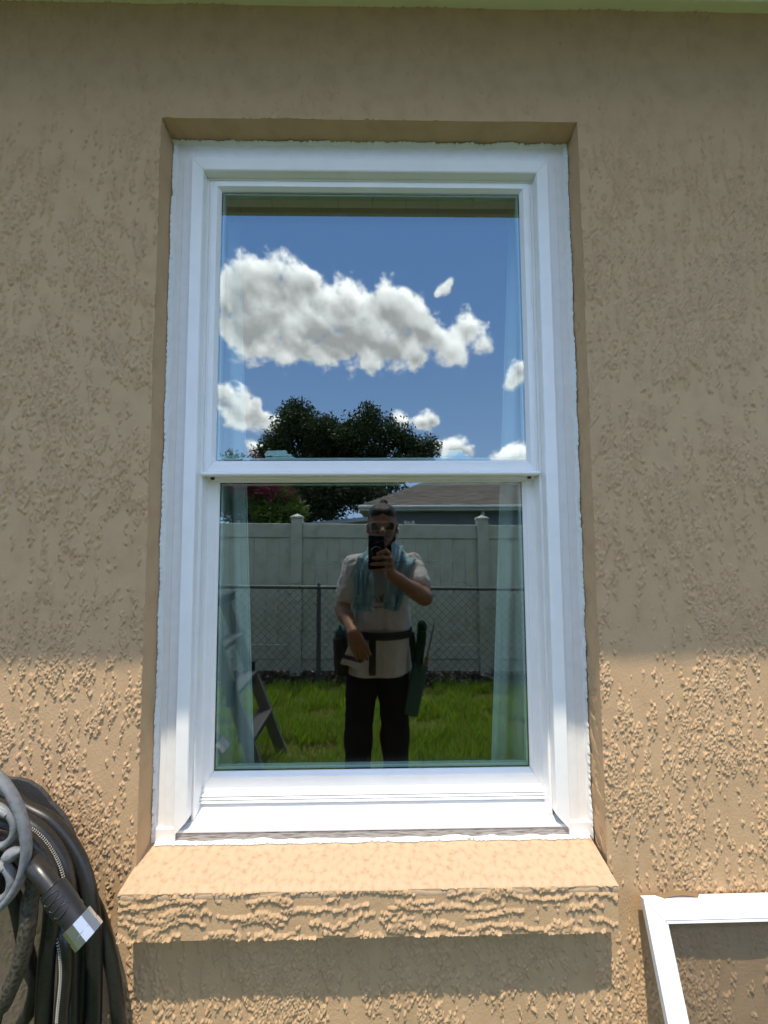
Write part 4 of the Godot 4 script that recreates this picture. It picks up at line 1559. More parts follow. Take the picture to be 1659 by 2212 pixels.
func tree(called: String, label: String, base: Vector3, lobes: Array, per: float, ball: Mesh, cols: Array, trunk_r: float, seed_: int, group := "", flowers: Array = []) -> void:
	# lobes: centre and radius of each mass of the crown
	var r := rnd(seed_)
	var o := thing(called, label, "tree", base, group)
	var g := Geo.new()
	var mid := Vector3.ZERO
	for l: Array in lobes:
		mid += (l[0] as Vector3) / lobes.size()
	var fork := base.lerp(mid, 0.42)
	fork.y = minf(fork.y, base.y + (mid.y - base.y) * 0.5)
	var tp := spline([base + Vector3(0, -0.1, 0), base.lerp(fork, 0.5) + Vector3(trunk_r * 0.6, 0, 0), fork], 5)
	var tr_ := PackedFloat32Array()
	for k in tp.size():
		tr_.append(trunk_r * lerpf(1.35, 0.8, float(k) / (tp.size() - 1)))
	g.tube(tp, tr_, 10)
	part("trunk", g, M.bark, o)
	for l: Array in lobes:
		g = Geo.new()
		var c: Vector3 = l[0]
		var lp := spline([fork, fork.lerp(c, 0.5) + Vector3(r.randfn(), r.randfn(), r.randfn()) * 0.15 * float(l[1]), c], 5)
		var lr := PackedFloat32Array()
		for k in lp.size():
			lr.append(trunk_r * lerpf(0.55, 0.14, float(k) / (lp.size() - 1)))
		g.tube(lp, lr, 7)
		part("limb", g, M.bark, o)
	var tr: Array[Transform3D] = []
	var cc := PackedColorArray()
	for l: Array in lobes:
		var R: float = l[1]
		var n := int(per * R * R)
		for k in n:
			var d := Vector3(r.randfn(), r.randfn(), r.randfn()).normalized()
			var rr := R * pow(r.randf(), 0.38) * (1.0 + 0.22 * r.randfn())
			var p: Vector3 = l[0] + d * rr * Vector3(1, 0.82, 1)
			if nz[1].get_noise_3d(p.x * 1.6 / R, p.y * 1.6 / R, p.z * 1.6 / R) > 0.16:
				continue
			tr.append(Transform3D(Basis.from_euler(Vector3(r.randf() * TAU, r.randf() * TAU, 0)).scaled(Vector3.ONE * r.randf_range(0.7, 1.25)), p))
			var col: Color = cols[r.randi() % cols.size()]
			if flowers.size() and (p.y - mid.y) / R + 0.35 * r.randfn() > float(flowers[0]):
				col = flowers[1]
			var t := r.randf_range(0.75, 1.25)
			cc.append(Color(col.r * t, col.g * t, col.b * t))
	var cr := swarm("crown", ball, M.leaf, o, tr, cc)
	cr.set_meta("kind", "stuff")

func lobe_list(px: Array, z: float, zg: float) -> Array:      # lobes x, y, radius as they show in the glass, at depth z plus an offset
	var out := []
	for q: Array in px:
		var zz: float = z + (q[3] if q.size() > 3 else 0.0)
		var c := seen(q[0], q[1], zz, zg)
		out.append([c, absf(seen(q[0] + q[2], q[1], zz, zg).x - c.x)])
	return out

func trees() -> void:
	var greens := [Color(0.045, 0.075, 0.022), Color(0.055, 0.085, 0.025), Color(0.035, 0.060, 0.020), Color(0.075, 0.10, 0.030)]
	var Z := 22.0
	var ball := leafball(2, 26, 0.42, 0.050, 0.17)
	tree("oak_tree", "large dark oak with a broad uneven crown behind the grey house", Vector3(-3.4, 0, Z), lobe_list([[640, 905, 34], [622, 940, 40], [690, 940, 45], [668, 915, 26, 0.5], [600, 975, 34], [742, 945, 32, -0.8], [728, 952, 34], [715, 930, 20, -0.4], [755, 928, 16, -0.4], [795, 912, 30], [770, 950, 40], [842, 945, 38], [880, 965, 26], [915, 975, 26, 0.6], [700, 990, 55, 1.0], [800, 1000, 55, 0.8], [630, 1010, 45], [880, 1005, 36], [572, 985, 18, -0.5], [640, 880, 14], [614, 888, 12], [652, 878, 9], [796, 884, 12], [806, 896, 10], [760, 905, 9], [836, 915, 10], [876, 938, 9], [896, 950, 9], [930, 955, 9], [706, 910, 12], [724, 925, 9], [590, 955, 11], [580, 966, 9], [560, 982, 9], [938, 968, 10]], Z, ZU), 150.0, ball, greens, 0.42, 4)
	var b2 := leafball(3, 24, 0.40, 0.05, 0.16)
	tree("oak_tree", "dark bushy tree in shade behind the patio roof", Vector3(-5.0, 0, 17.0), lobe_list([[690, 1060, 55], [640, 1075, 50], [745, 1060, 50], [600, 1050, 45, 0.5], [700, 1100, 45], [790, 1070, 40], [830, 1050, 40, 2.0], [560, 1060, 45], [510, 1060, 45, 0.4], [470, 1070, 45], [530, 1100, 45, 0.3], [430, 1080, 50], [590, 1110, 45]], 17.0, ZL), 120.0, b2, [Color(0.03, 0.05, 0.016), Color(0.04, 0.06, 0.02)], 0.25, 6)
	var b3 := leafball(5, 30, 0.13, 0.018, 0.062)
	tree("crape_myrtle", "crape myrtle with magenta blossom over the pale fence", Vector3(seen(590.0, 1300.0, 6.2).x, 0, 6.2), lobe_list([[600, 1110, 34], [570, 1100, 26], [632, 1105, 22], [590, 1065, 30], [560, 1070, 22], [620, 1080, 20, 0.2], [545, 1015, 10], [556, 992, 5], [530, 1050, 22], [585, 1140, 40]], 6.2, ZL), 1500.0, b3, [Color(0.11, 0.165, 0.03), Color(0.13, 0.19, 0.035), Color(0.08, 0.13, 0.025)], 0.05, 8, "", [0.30, Color(0.30, 0.022, 0.10)])
	var b4 := leafball(7, 24, 0.30, 0.03, 0.12)
	tree("garden_tree", "slender pale green tree far beyond the crape myrtle", Vector3(seen(505.0, 1300.0, 15.0).x, 0, 15.0), lobe_list([[506, 985, 9], [500, 998, 16], [512, 1010, 20], [495, 1030, 24]], 15.0, ZU), 260.0, b4, [Color(0.09, 0.13, 0.05), Color(0.12, 0.16, 0.06)], 0.10, 9)

func ladder() -> void:
	var o := thing("step_ladder", "short aluminium and yellow fibreglass step ladder standing on the lawn", "ladder", Vector3(-1.1, 0.0, 1.75))
	var al := mat("ladder_metal", lin(0.20, 0.20, 0.205), 0.5, 0.5)
	al.metallic = 0.4
	var yl := mat("yellow_fibreglass", lin(0.52, 0.36, 0.02), 0.5)
	var bl := mat("ladder_plastic", lin(0.035, 0.036, 0.04), 0.6)
	var gp := mat("rubber_foot", lin(0.34, 0.33, 0.32), 0.8)
	var zn := 1.53
	var zf := 1.985
	var G := -0.02
	var front := func(y: float, z: float) -> Vector3:
		var t := (y - G) / 1.17
		return Vector3(lerpf(-0.675, -1.115, t), y, lerpf(z, 1.757 + (z - 1.757) * 0.72, t))
	var rear := func(y: float, z: float) -> Vector3:
		var t := (y - G) / 1.17
		return Vector3(lerpf(-1.70, -1.20, t), y, lerpf(z, 1.757 + (z - 1.757) * 0.72, t))
	for z: float in [zn, zf]:
		var g := Geo.new()
		g.bar(front.call(G + 0.02, z), front.call(1.15, z), 0.026, 0.078, 0.004, Vector3(0, 0, 1).cross(Vector3(0.35, -1, 0)))
		var rl := part("front_rail", g, al, o)
		g = Geo.new()
		var p: Vector3 = front.call(G + 0.035, z)
		g.box(p + Vector3(0.005, -0.012, 0), Vector3(0.13, 0.05, 0.055), 0.010)
		part("foot", g, gp, rl)
		g = Geo.new()
		g.box(front.call(0.62, z) + Vector3(0.0, 0, -0.016 if z == zn else -0.016), Vector3(0.06, 0.16, 0.002), 0.0)
		part("label_plate", g, bl, rl)
		g = Geo.new()
		g.bar(rear.call(G + 0.02, z), rear.call(1.15, z), 0.022, 0.055, 0.004, Vector3(0, 0, 1).cross(Vector3(0.35, 1, 0)))
		var rr := part("rear_rail", g, yl, o)
		g = Geo.new()
		g.box(rear.call(G + 0.03, z), Vector3(0.09, 0.05, 0.045), 0.008)
		part("foot", g, bl, rr)
		g = Geo.new()
		g.bar(front.call(0.55, z), rear.call(0.55, z), 0.016, 0.004, 0.0005)
		part("spreader", g, al, o)
	for y: float in [0.36, 0.64, 0.91]:
		var a: Vector3 = front.call(y, zn)
		var b: Vector3 = front.call(y, zf)
		var g := Geo.new()
		g.box((a + b) / 2 + Vector3(0.0, -0.022, 0), Vector3(0.105, 0.030, a.distance_to(b)), 0.004)
		var st := part("step", g, bl, o)
		for k in 6:
			g = Geo.new()
			g.box((a + b) / 2 + Vector3(-0.043 + 0.017 * k, -0.005, 0), Vector3(0.008, 0.006, a.distance_to(b) - 0.02), 0.0015)
			part("tread_rib", g, al, st)
	for y: float in [0.30, 0.75]:
		var g := Geo.new()
		g.bar(rear.call(y, zn), rear.call(y, zf), 0.03, 0.03, 0.004)
		part("rear_brace", g, yl, o)
	var g := Geo.new()
	g.box(Vector3(-1.15, 1.175, 1.757), Vector3(0.22, 0.075, 0.38), 0.014)
	part("top_cap", g, bl, o)


# ---------------------------------------------------------------- the person
func blob(g: Geo, bones: Array, cell: float, k: float, rough := 0.0) -> void:
	# tapered capsules joined with a smooth minimum and meshed as surface nets
	var lo := Vector3(1e9, 1e9, 1e9)
	var hi := -lo
	var m := 3.0 * cell
	for b: Array in bones:
		var r: float = maxf(b[2], b[3]) + m
		for p: Vector3 in [b[0], b[1]]:
			lo = lo.min(p - Vector3.ONE * r)
			hi = hi.max(p + Vector3.ONE * r)
	var nx := int((hi.x - lo.x) / cell) + 2
	var ny := int((hi.y - lo.y) / cell) + 2
	var nzz := int((hi.z - lo.z) / cell) + 2
	var acc := PackedFloat32Array()
	acc.resize(nx * ny * nzz)
	for b: Array in bones:
		var a: Vector3 = b[0]
		var e: Vector3 = b[1]
		var ra: float = b[2]
		var rb: float = b[3]
		var r := maxf(ra, rb) + m
		var q0 := ((a.min(e) - Vector3.ONE * r - lo) / cell).max(Vector3.ZERO)
		var q1 := ((a.max(e) + Vector3.ONE * r - lo) / cell)
		var d := e - a
		var dd := maxf(d.length_squared(), 1e-9)
		for z in range(int(q0.z), mini(nzz, int(q1.z) + 1)):
			for y in range(int(q0.y), mini(ny, int(q1.y) + 1)):
				var row := (z * ny + y) * nx
				for x in range(int(q0.x), mini(nx, int(q1.x) + 1)):
					var p := lo + Vector3(x, y, z) * cell
					var t := clampf((p - a).dot(d) / dd, 0.0, 1.0)
					var dist := p.distance_to(a + d * t) - ra - (rb - ra) * t
					if dist < m:
						acc[row + x] += exp(-k * dist)
	var idx := {}
	var s := g.v.size()
	var pts := PackedVector3Array()
	var sxy := nx * ny
	var off := PackedInt32Array([0, 1, nx, nx + 1, sxy, sxy + 1, sxy + nx, sxy + nx + 1])
	var corner: Array[Vector3] = []
	for q in 8:
		corner.append(Vector3(q & 1, (q >> 1) & 1, q >> 2))
	var edges := PackedInt32Array([0, 1, 2, 3, 4, 5, 6, 7, 0, 2, 1, 3, 4, 6, 5, 7, 0, 4, 1, 5, 2, 6, 3, 7])
	for z in nzz - 1:
		for y in ny - 1:
			var row := (z * ny + y) * nx
			for x in nx - 1:
				var o := row + x
				var inside := 0
				for q in 8:
					if acc[o + off[q]] > 1.0:
						inside += 1
				if inside == 0 or inside == 8:
					continue
				var sum := Vector3.ZERO
				var cnt := 0
				for q in range(0, 24, 2):
					var va := acc[o + off[edges[q]]]
					var vb := acc[o + off[edges[q + 1]]]
					if (va > 1.0) != (vb > 1.0):
						var fa := -log(maxf(va, 1e-5))
						var fb := -log(maxf(vb, 1e-5))
						sum += corner[edges[q]].lerp(corner[edges[q + 1]], fa / (fa - fb))
						cnt += 1
				idx[o] = pts.size()
				pts.append(lo + (Vector3(x, y, z) + sum / cnt) * cell)
	var nrm := PackedVector3Array()
	nrm.resize(pts.size())
	var f := PackedInt32Array()
	for o: int in idx:
		var inn := acc[o] > 1.0
		for ax in 3:
			var st: int = [1, nx, sxy][ax]
			if (acc[o + st] > 1.0) == inn:
				continue
			var u: int = [nx, sxy, 1][ax]
			var v: int = [sxy, 1, nx][ax]
			if not (idx.has(o - u) and idx.has(o - v) and idx.has(o - u - v)):
				continue
			var a: int = idx[o]
			var b: int = idx[o - u]
			var c: int = idx[o - u - v]
			var d: int = idx[o - v]
			if not inn:
				var t := b
				b = d
				d = t
			var n1 := (pts[b] - pts[a]).cross(pts[c] - pts[a]) + (pts[c] - pts[a]).cross(pts[d] - pts[a])
			for w: int in [a, b, c, d]:
				nrm[w] += n1
			f.append_array(PackedInt32Array([a, c, b, a, d, c]))
	# the winding above follows the axis order; turn everything if it points inwards
	var mid := (lo + hi) * 0.5
	var vote := 0.0
	for k2 in range(0, pts.size(), 7):
		vote += nrm[k2].normalized().dot((pts[k2] - mid).normalized())
	if vote < 0.0:
		for k2 in nrm.size():
			nrm[k2] = -nrm[k2]
		for k2 in range(0, f.size(), 3):
			var t := f[k2]
			f[k2] = f[k2 + 1]
			f[k2 + 1] = t
	for k2 in pts.size():
		var nn := nrm[k2].normalized()
		var p := pts[k2]
		if rough > 0.0:
			p += nn * rough * (nz[2].get_noise_3d(p.x * 14.0, p.y * 9.0, p.z * 14.0) + 0.5 * nz[2].get_noise_3d(p.x * 40.0, p.y * 30.0, p.z * 40.0))
		g.vert(p, nn)
	for q in f:
		g.i.append(s + q)

func renormal(g: Geo) -> void:
	var nn := PackedVector3Array()
	nn.resize(g.v.size())
	for q in range(0, g.i.size(), 3):
		var a := g.i[q]
		var b := g.i[q + 1]
		var c := g.i[q + 2]
		var t := (g.v[c] - g.v[a]).cross(g.v[b] - g.v[a])
		nn[a] += t
		nn[b] += t
		nn[c] += t
	for k in nn.size():
		g.n[k] = nn[k].normalized()

func chain(pts: Array, rad: Array) -> Array:
	var out := []
	for k in pts.size() - 1:
		out.append([pts[k], pts[k + 1], rad[k], rad[k + 1]])
	return out

func person() -> void:
	var skin := mat("skin", lin(0.30, 0.155, 0.095), 0.5, 0.4)
	skin.subsurf_scatter_enabled = true
	skin.subsurf_scatter_strength = 0.15
	var weave := ntex(61, 0.05, 3, [[0.0, Color(0.9, 0.9, 0.9)], [1.0, Color.WHITE]], 256)
	var shirt_m := mat("shirt", lin(0.66, 0.64, 0.62), 0.9, 0.25, weave, 8.0)
	var pants_m := mat("trousers", lin(0.012, 0.012, 0.013), 0.9, 0.2)
	var hair_m := mat("hair", lin(0.020, 0.019, 0.018), 0.6, 0.4)
	var shoe_m := mat("shoe", lin(0.03, 0.03, 0.03), 0.7)
	var towel_m := mat("towel", lin(0.33, 0.52, 0.585), 0.97, 0.15, ntex(62, 0.2, 3, [[0.0, Color(0.78, 0.8, 0.82)], [1.0, Color.WHITE]], 256), 14.0)
	var black_m := mat("belt_black", lin(0.012, 0.012, 0.014), 0.6)
	var teal_m := mat("holster_teal", lin(0.018, 0.10, 0.095), 0.5)
	var lens_m := mat("sunglass_lens", lin(0.02, 0.025, 0.02), 0.08)
	var clear_m := mat("clear_plastic", lin(0.45, 0.42, 0.38), 0.2)
	var phone_m := mat("phone_black", lin(0.006, 0.006, 0.007), 0.18, 0.5)
	var white_m := mat("white_plastic", lin(0.78, 0.78, 0.78), 0.35)
	var fleece_m := mat("washer_fleece", lin(0.022, 0.055, 0.035), 1.0, 0.1)

	var zt := 1.24
	var P := func(px: float, py: float, z: float) -> Vector3: return seen(px, py, z)
	var base: Vector3 = P.call(815.0, 1300.0, zt)
	var me := thing("person", "person in pale t-shirt and black trousers photographing the window with a phone", "person", Vector3(base.x, slope(base.x), zt))
	var G := slope(base.x) - 0.012

	# joints
	var shL: Vector3 = P.call(762.0, 1221.0, 1.235)
	var shR: Vector3 = P.call(891.0, 1217.0, 1.215)
	var elL: Vector3 = P.call(740.0, 1316.0, 1.22)
	var wrL: Vector3 = P.call(763.0, 1366.0, 1.045)
	var elR: Vector3 = P.call(917.0, 1291.0, 1.06)
	var wrR: Vector3 = P.call(845.0, 1241.0, 0.885)
	var neck: Vector3 = P.call(826.0, 1192.0, 1.235)
	var head: Vector3 = P.call(826.0, 1139.5, 1.205)
	var chest: Vector3 = P.call(827.0, 1250.0, 1.235)
	var waist: Vector3 = P.call(827.0, 1345.0, 1.235)
	var hip: Vector3 = P.call(815.0, 1425.0, 1.245)
	var hpL := hip + Vector3(-0.088, 0.0, 0)
	var hpR := hip + Vector3(0.092, 0.0, 0)
	var knL := Vector3(P.call(774.0, 1580.0, 1.22).x, 0.50, 1.215)
	var knR := Vector3(P.call(853.0, 1580.0, 1.22).x, 0.50, 1.225)
	var anL := Vector3(knL.x - 0.012, G + 0.085, 1.255)
	var anR := Vector3(knR.x + 0.012, G + 0.085, 1.275)

	# body: one skin surface, hands and head on finer grids
	var g := Geo.new()
	var bones := []
	bones += chain([shL, shL.lerp(elL, 0.4), elL], [0.042, 0.041, 0.036])
	bones += chain([elL, elL.lerp(wrL, 0.3), wrL], [0.036, 0.037, 0.025])
	bones += chain([shR, shR.lerp(elR, 0.4), elR], [0.042, 0.041, 0.037])
	bones += chain([elR, elR.lerp(wrR, 0.3), wrR], [0.037, 0.038, 0.026])
	for s: float in [-1.0, 1.0]:
		bones.append([chest + Vector3(s * 0.058, 0.04, 0.006), waist + Vector3(s * 0.045, 0, 0.008), 0.072, 0.064])
		bones.append([waist + Vector3(s * 0.045, 0, 0.008), hip + Vector3(s * 0.05, 0, 0.010), 0.064, 0.070])
	bones.append([shL.lerp(shR, 0.12), shL.lerp(shR, 0.88), 0.046, 0.046])
	bones.append([neck + Vector3(0, -0.05, 0.01), head + Vector3(0, -0.06, 0.01), 0.060, 0.056])
	bones += chain([hpL + Vector3(0, 0, 0.01), knL, anL], [0.072, 0.054, 0.040])
	bones += chain([hpR + Vector3(0, 0, 0.01), knR, anR], [0.072, 0.054, 0.040])
	for a: Vector3 in [anL, anR]:
		bones.append([a + Vector3(0, -0.045, 0.03), a + Vector3(0, -0.055, -0.15), 0.035, 0.028])
	blob(g, bones, 0.013, 90.0)
	# head
	var hb := []
	hb.append([head + Vector3(0, 0.030, 0.012), head + Vector3(0, 0.025, 0.045), 0.080, 0.082])
	for s: float in [-1.0, 1.0]:
		hb.append([head + Vector3(s * 0.018, 0.045, -0.025), head + Vector3(s * 0.020, 0.0, -0.040), 0.058, 0.050])
		hb.append([head + Vector3(s * 0.030, -0.030, -0.042), head + Vector3(s * 0.018, -0.085, -0.062), 0.036, 0.026])
		hb.append([head + Vector3(s * 0.012, 0.018, -0.086), head + Vector3(s * 0.042, 0.016, -0.072), 0.011, 0.011])
		hb.append([head + Vector3(s * 0.075, 0.012, 0.012), head + Vector3(s * 0.080, -0.022, 0.006), 0.014, 0.010])
		hb.append([head + Vector3(s * 0.052, -0.05, 0.0), head + Vector3(s * 0.020, -0.100, -0.050), 0.026, 0.020])
	hb += chain([head + Vector3(0, 0.006, -0.088), head + Vector3(0, -0.026, -0.108), head + Vector3(0, -0.030, -0.094)], [0.009, 0.0125, 0.010])
	hb.append([head + Vector3(-0.018, -0.060, -0.090), head + Vector3(0.018, -0.060, -0.090), 0.010, 0.010])
	hb.append([head + Vector3(-0.008, -0.098, -0.078), head + Vector3(0.008, -0.098, -0.078), 0.020, 0.020])
	hb.append([head + Vector3(0, -0.04, 0.0), neck + Vector3(0, 0.0, 0.01), 0.056, 0.058])
	blob(g, hb, 0.0048, 170.0)
	# hand on the phone: fingers lie across its back, thumb on the screen side
	var zx := func(x: float, y: float, z: float) -> Vector3: return seen(708.6 + x * 0.14584, 1071.5 + y * 0.14584, z)
	var kn: Array = [zx.call(885.0, 850.0, 0.838), zx.call(915.0, 930.0, 0.832), zx.call(915.0, 1010.0, 0.832), zx.call(895.0, 1085.0, 0.838)]
	var pip: Array = [zx.call(860.0, 812.0, 0.806), zx.call(820.0, 905.0, 0.802), zx.call(815.0, 1003.0, 0.802), zx.call(800.0, 1098.0, 0.806)]
	var tip: Array = [zx.call(738.0, 852.0, 0.803), zx.call(672.0, 918.0, 0.803), zx.call(645.0, 1010.0, 0.803), zx.call(665.0, 1108.0, 0.818)]
	var hd := []
	for q in 4:
		var dip: Vector3 = (pip[q] as Vector3).lerp(tip[q], 0.55) + Vector3(0, 0, -0.003)
		hd += chain([kn[q], pip[q], dip, tip[q]], [0.0105, 0.0092, 0.0084, 0.0074])
		hd.append([wrR.lerp(kn[q], 0.15), kn[q], 0.018, 0.0125])
		hd.append([wrR.lerp(kn[q], 0.55), kn[q], 0.015, 0.0125])
	hd += chain([wrR.lerp(kn[0], 0.25) + Vector3(-0.004, 0, 0.016), zx.call(880.0, 960.0, 0.858), zx.call(800.0, 880.0, 0.848), zx.call(750.0, 820.0, 0.842)], [0.017, 0.0125, 0.0100, 0.0085])
	hd.append([wrR, wrR.lerp(elR, 0.25), 0.028, 0.033])
	blob(g, hd, 0.0034, 420.0)
	# relaxed hand at the hip
	var d0 := (P.call(788.0, 1428.0, 1.045) as Vector3) - wrL
	var ax := d0.normalized()
	var sd := ax.cross(Vector3(0, 0, 1)).normalized()
	var bk := sd.cross(ax).normalized()
	if bk.z > 0.0:
		bk = -bk
	hd = []
	for q in 4:
		var o := (q - 1.5) * 0.0205
		var k0 := wrL + ax * (0.088 - absf(o) * 0.15) + sd * o
		var L: float = [0.062, 0.074, 0.070, 0.056][q]
		var k1 := k0 + ax * L * 0.5 + sd * o * 0.10 - bk * 0.006
		var k2 := k1 + ax * L * 0.30 - bk * 0.013
		var k3 := k2 + ax * L * 0.22 - bk * 0.017
		hd += chain([k0, k1, k2, k3], [0.0102, 0.0090, 0.0083, 0.0072])
		hd.append([wrL + sd * o * 0.5, k0, 0.019, 0.0122])
	var tb := wrL + ax * 0.026 + sd * 0.028
	hd += chain([wrL + ax * 0.008 + sd * 0.012, tb + ax * 0.018, tb + ax * 0.050 + sd * 0.010 - bk * 0.010, tb + ax * 0.074 + sd * 0.008 - bk * 0.018], [0.018, 0.0125, 0.0100, 0.0085])
	hd.append([wrL, wrL.lerp(elL, 0.25), 0.027, 0.032])
	blob(g, hd, 0.0036, 400.0)
	var body := part("body", g, skin, me)

	# hair: cap drawn back to a knot, short beard
	g = Geo.new()
	hb = []
	hb.append([head + Vector3(0, 0.050, 0.034), head + Vector3(0, 0.020, 0.058), 0.078, 0.080])
	for s: float in [-1.0, 1.0]:
		hb.append([head + Vector3(s * 0.026, 0.074, -0.042), head + Vector3(s * 0.024, 0.080, 0.02), 0.040, 0.052])
		hb.append([head + Vector3(s * 0.062, 0.062, -0.020), head + Vector3(s * 0.071, 0.020, 0.008), 0.020, 0.011])
	hb.append([head + Vector3(0, 0.105, 0.045), head + Vector3(0.010, 0.142, 0.060), 0.026, 0.024])
	blob(g, hb, 0.005, 170.0, 0.0015)
	for k in 26:      # combed strands
		var u := (k - 12.5) / 13.0
		var pts := PackedVector3Array()
		for q in 7:
			var t := q / 6.0
			pts.append(head + Vector3(u * lerpf(0.070, 0.012, t), 0.082 + 0.046 * sin(t * 1.9) - 0.030 * u * u, -0.062 + 0.115 * t))
		g.tube(pts, same(7, 0.0038), 5)
	part("hair", g, hair_m, me)
	g = Geo.new()
	hb = []
	for s: float in [-1.0, 1.0]:
		hb += chain([head + Vector3(s * 0.068, -0.010, -0.008), head + Vector3(s * 0.056, -0.060, -0.030), head + Vector3(s * 0.030, -0.100, -0.066), head + Vector3(0, -0.106, -0.078)], [0.006, 0.015, 0.019, 0.022])
		hb.append([head + Vector3(s * 0.004, -0.044, -0.094), head + Vector3(s * 0.030, -0.058, -0.082), 0.008, 0.008])
	blob(g, hb, 0.005, 220.0, 0.001)
	part("beard", g, hair_m, me)

	# t-shirt
	g = Geo.new()
	var sb := []
	for s: float in [-1.0, 1.0]:
		sb.append([chest + Vector3(s * 0.068, 0.055, 0), waist + Vector3(s * 0.058, 0.03, -0.002), 0.092, 0.088])
		sb.append([waist + Vector3(s * 0.058, 0.03, -0.002), hip + Vector3(s * 0.070, -0.085, -0.006), 0.088, 0.106])
	sb.append([shL.lerp(shR, 0.06), neck + Vector3(-0.03, -0.045, 0.0), 0.050, 0.060])
	sb.append([shR.lerp(shL, 0.06), neck + Vector3(0.03, -0.045, 0.0), 0.050, 0.060])
	sb.append([shL, shL.lerp(elL, 0.66), 0.054, 0.058])
	sb.append([shR, shR.lerp(elR, 0.60), 0.054, 0.060])
	blob(g, sb, 0.0085, 120.0, 0.011)
	for k in g.v.size():      # straight hem
		var p := g.v[k]
		var hem := hip.y - 0.050 - 0.016 * cos((p.x - hip.x) * 9.0)
		if p.y < hem:
			g.v[k].y = hem
	renormal(g)
	var shirt_v := g.v
	var front := func(q: Vector3) -> float:      # how far forward the shirt reaches there
		var best := 9.0
		for w in shirt_v:
			if absf(w.x - q.x) < 0.016 and absf(w.y - q.y) < 0.016:
				best = minf(best, w.z)
		return best if best < 8.0 else q.z
	part("shirt", g, shirt_m, me)
	g = Geo.new()      # worn print on the chest: slanted strokes over a line of small type
	for k in 5:
		var q: Vector3 = P.call(814.0 + k * 6.0, 1296.0 - 3.0 * (k % 2), 1.13)
		q.z = front.call(q) - 0.001
		g.box(q, Vector3(0.005, 0.034 + 0.008 * (k % 2), 0.002), 0.0, Basis(Vector3(0, 0, 1), 0.45))
	for k in 9:
		var q: Vector3 = P.call(808.0 + k * 4.2, 1313.0, 1.13)
		q.z = front.call(q) - 0.001
		g.box(q, Vector3(0.006, 0.008, 0.002), 0.0)
	part("shirt_print", g, mat("print_navy", lin(0.03, 0.04, 0.06), 0.9), me)
	# trousers and shoes
	g = Geo.new()
	sb = []
	sb += chain([hpL + Vector3(0.004, -0.05, 0.008), knL, anL + Vector3(0, -0.02, 0)], [0.088, 0.072, 0.062])
	sb += chain([hpR + Vector3(-0.004, -0.05, 0.008), knR, anR + Vector3(0, -0.02, 0)], [0.088, 0.072, 0.062])
	sb.append([hpL + Vector3(0.01, -0.03, 0.010), hpR + Vector3(-0.01, -0.03, 0.010), 0.082, 0.082])
	blob(g, sb, 0.013, 80.0, 0.006)
	renormal(g)
	part("trousers", g, pants_m, me)
	for a: Vector3 in [anL, anR]:
		g = Geo.new()
		blob(g, [[a + Vector3(0, -0.035, 0.045), a + Vector3(0, -0.040, -0.02), 0.048, 0.050], [a + Vector3(0, -0.040, -0.02), a + Vector3(0, -0.048, -0.165), 0.050, 0.038]], 0.010, 120.0)
		for k in g.v.size():
			g.v[k].y = maxf(g.v[k].y, G)
		renormal(g)
		part("shoe", g, shoe_m, me)
	# glasses and earbud
	var gl := Geo.new()
	var eye := head + Vector3(0, 0.006, -0.098)
	for s: float in [-1.0, 1.0]:
		var ring := PackedVector3Array()
		for q in 25:
			var t := TAU * q / 24.0
			var cx := signf(cos(t)) * pow(absf(cos(t)), 0.55) * 0.0275
			var cy := signf(sin(t)) * pow(absf(sin(t)), 0.6) * 0.0220
			ring.append(eye + Vector3(s * 0.035 + cx, cy - 0.002, 0.004 + absf(s * 0.035 + cx) * 0.16))
		gl.tube(ring, same(25, 0.0026), 6, false)
		gl.bar(eye + Vector3(s * 0.062, 0.012, 0.014), head + Vector3(s * 0.079, 0.016, 0.015), 0.004, 0.005, 0.0008)
	gl.bar(eye + Vector3(-0.009, 0.004, 0.004), eye + Vector3(0.009, 0.004, 0.004), 0.004, 0.004, 0.0008)
	var gls := part("glasses", gl, clear_m, me)
	for s: float in [-1.0, 1.0]:
		gl = Geo.new()
		gl.box(eye + Vector3(s * 0.035, -0.002, 0.0085), Vector3(0.050, 0.040, 0.002), 0.0008, Basis(Vector3.UP, -s * 0.16))
		part("lens", gl, lens_m, gls)
	gl = Geo.new()
	var ear := head + Vector3(0.088, -0.012, -0.004)
	gl.rod(ear + Vector3(-0.006, 0.006, 0.0), ear + Vector3(0.002, 0.004, -0.004), 0.0075, 0.006, 10)
	gl.rod(ear + Vector3(0.001, 0.004, -0.003), ear + Vector3(0.001, -0.026, -0.010), 0.0036, -1, 8)
	part("earbud", gl, white_m, me)

	# phone
	var ph := thing("phone", "black phone in a dark case with a white ring on its back", "phone", seen(813.7, 1230.0, 0.818))
	var c0 := seen(795.2, 1155.0, 0.8150)
	var c1 := seen(832.3, 1230.5, 0.8150)
	var ctr := (c0 + c1) * 0.5
	g = Geo.new()
	g.box(Vector3(ctr.x, ctr.y, 0.8205), Vector3(c1.x - c0.x, c0.y - c1.y, 0.010), 0.004)
	part("case", g, phone_m, ph)
	g = Geo.new()
	var mod := seen(820.8, 1167.0, 0.814)
	g.box(Vector3(mod.x, mod.y, 0.8150), Vector3(0.040, 0.040, 0.0035), 0.0012)
	var cm := part("camera_module", g, phone_m, ph)
	for q: Array in [[-0.010, 0.010], [-0.010, -0.010], [0.010, 0.0]]:
		g = Geo.new()
		g.rod(Vector3(mod.x + q[0], mod.y + q[1], 0.8138), Vector3(mod.x + q[0], mod.y + q[1], 0.8128), 0.0075, 0.0070, 16)
		part("camera_lens", g, lens_m, cm)
	g = Geo.new()
	var rc: Vector3 = zx.call(715.0, 828.0, 0.8150)
	var rp := PackedVector3Array()
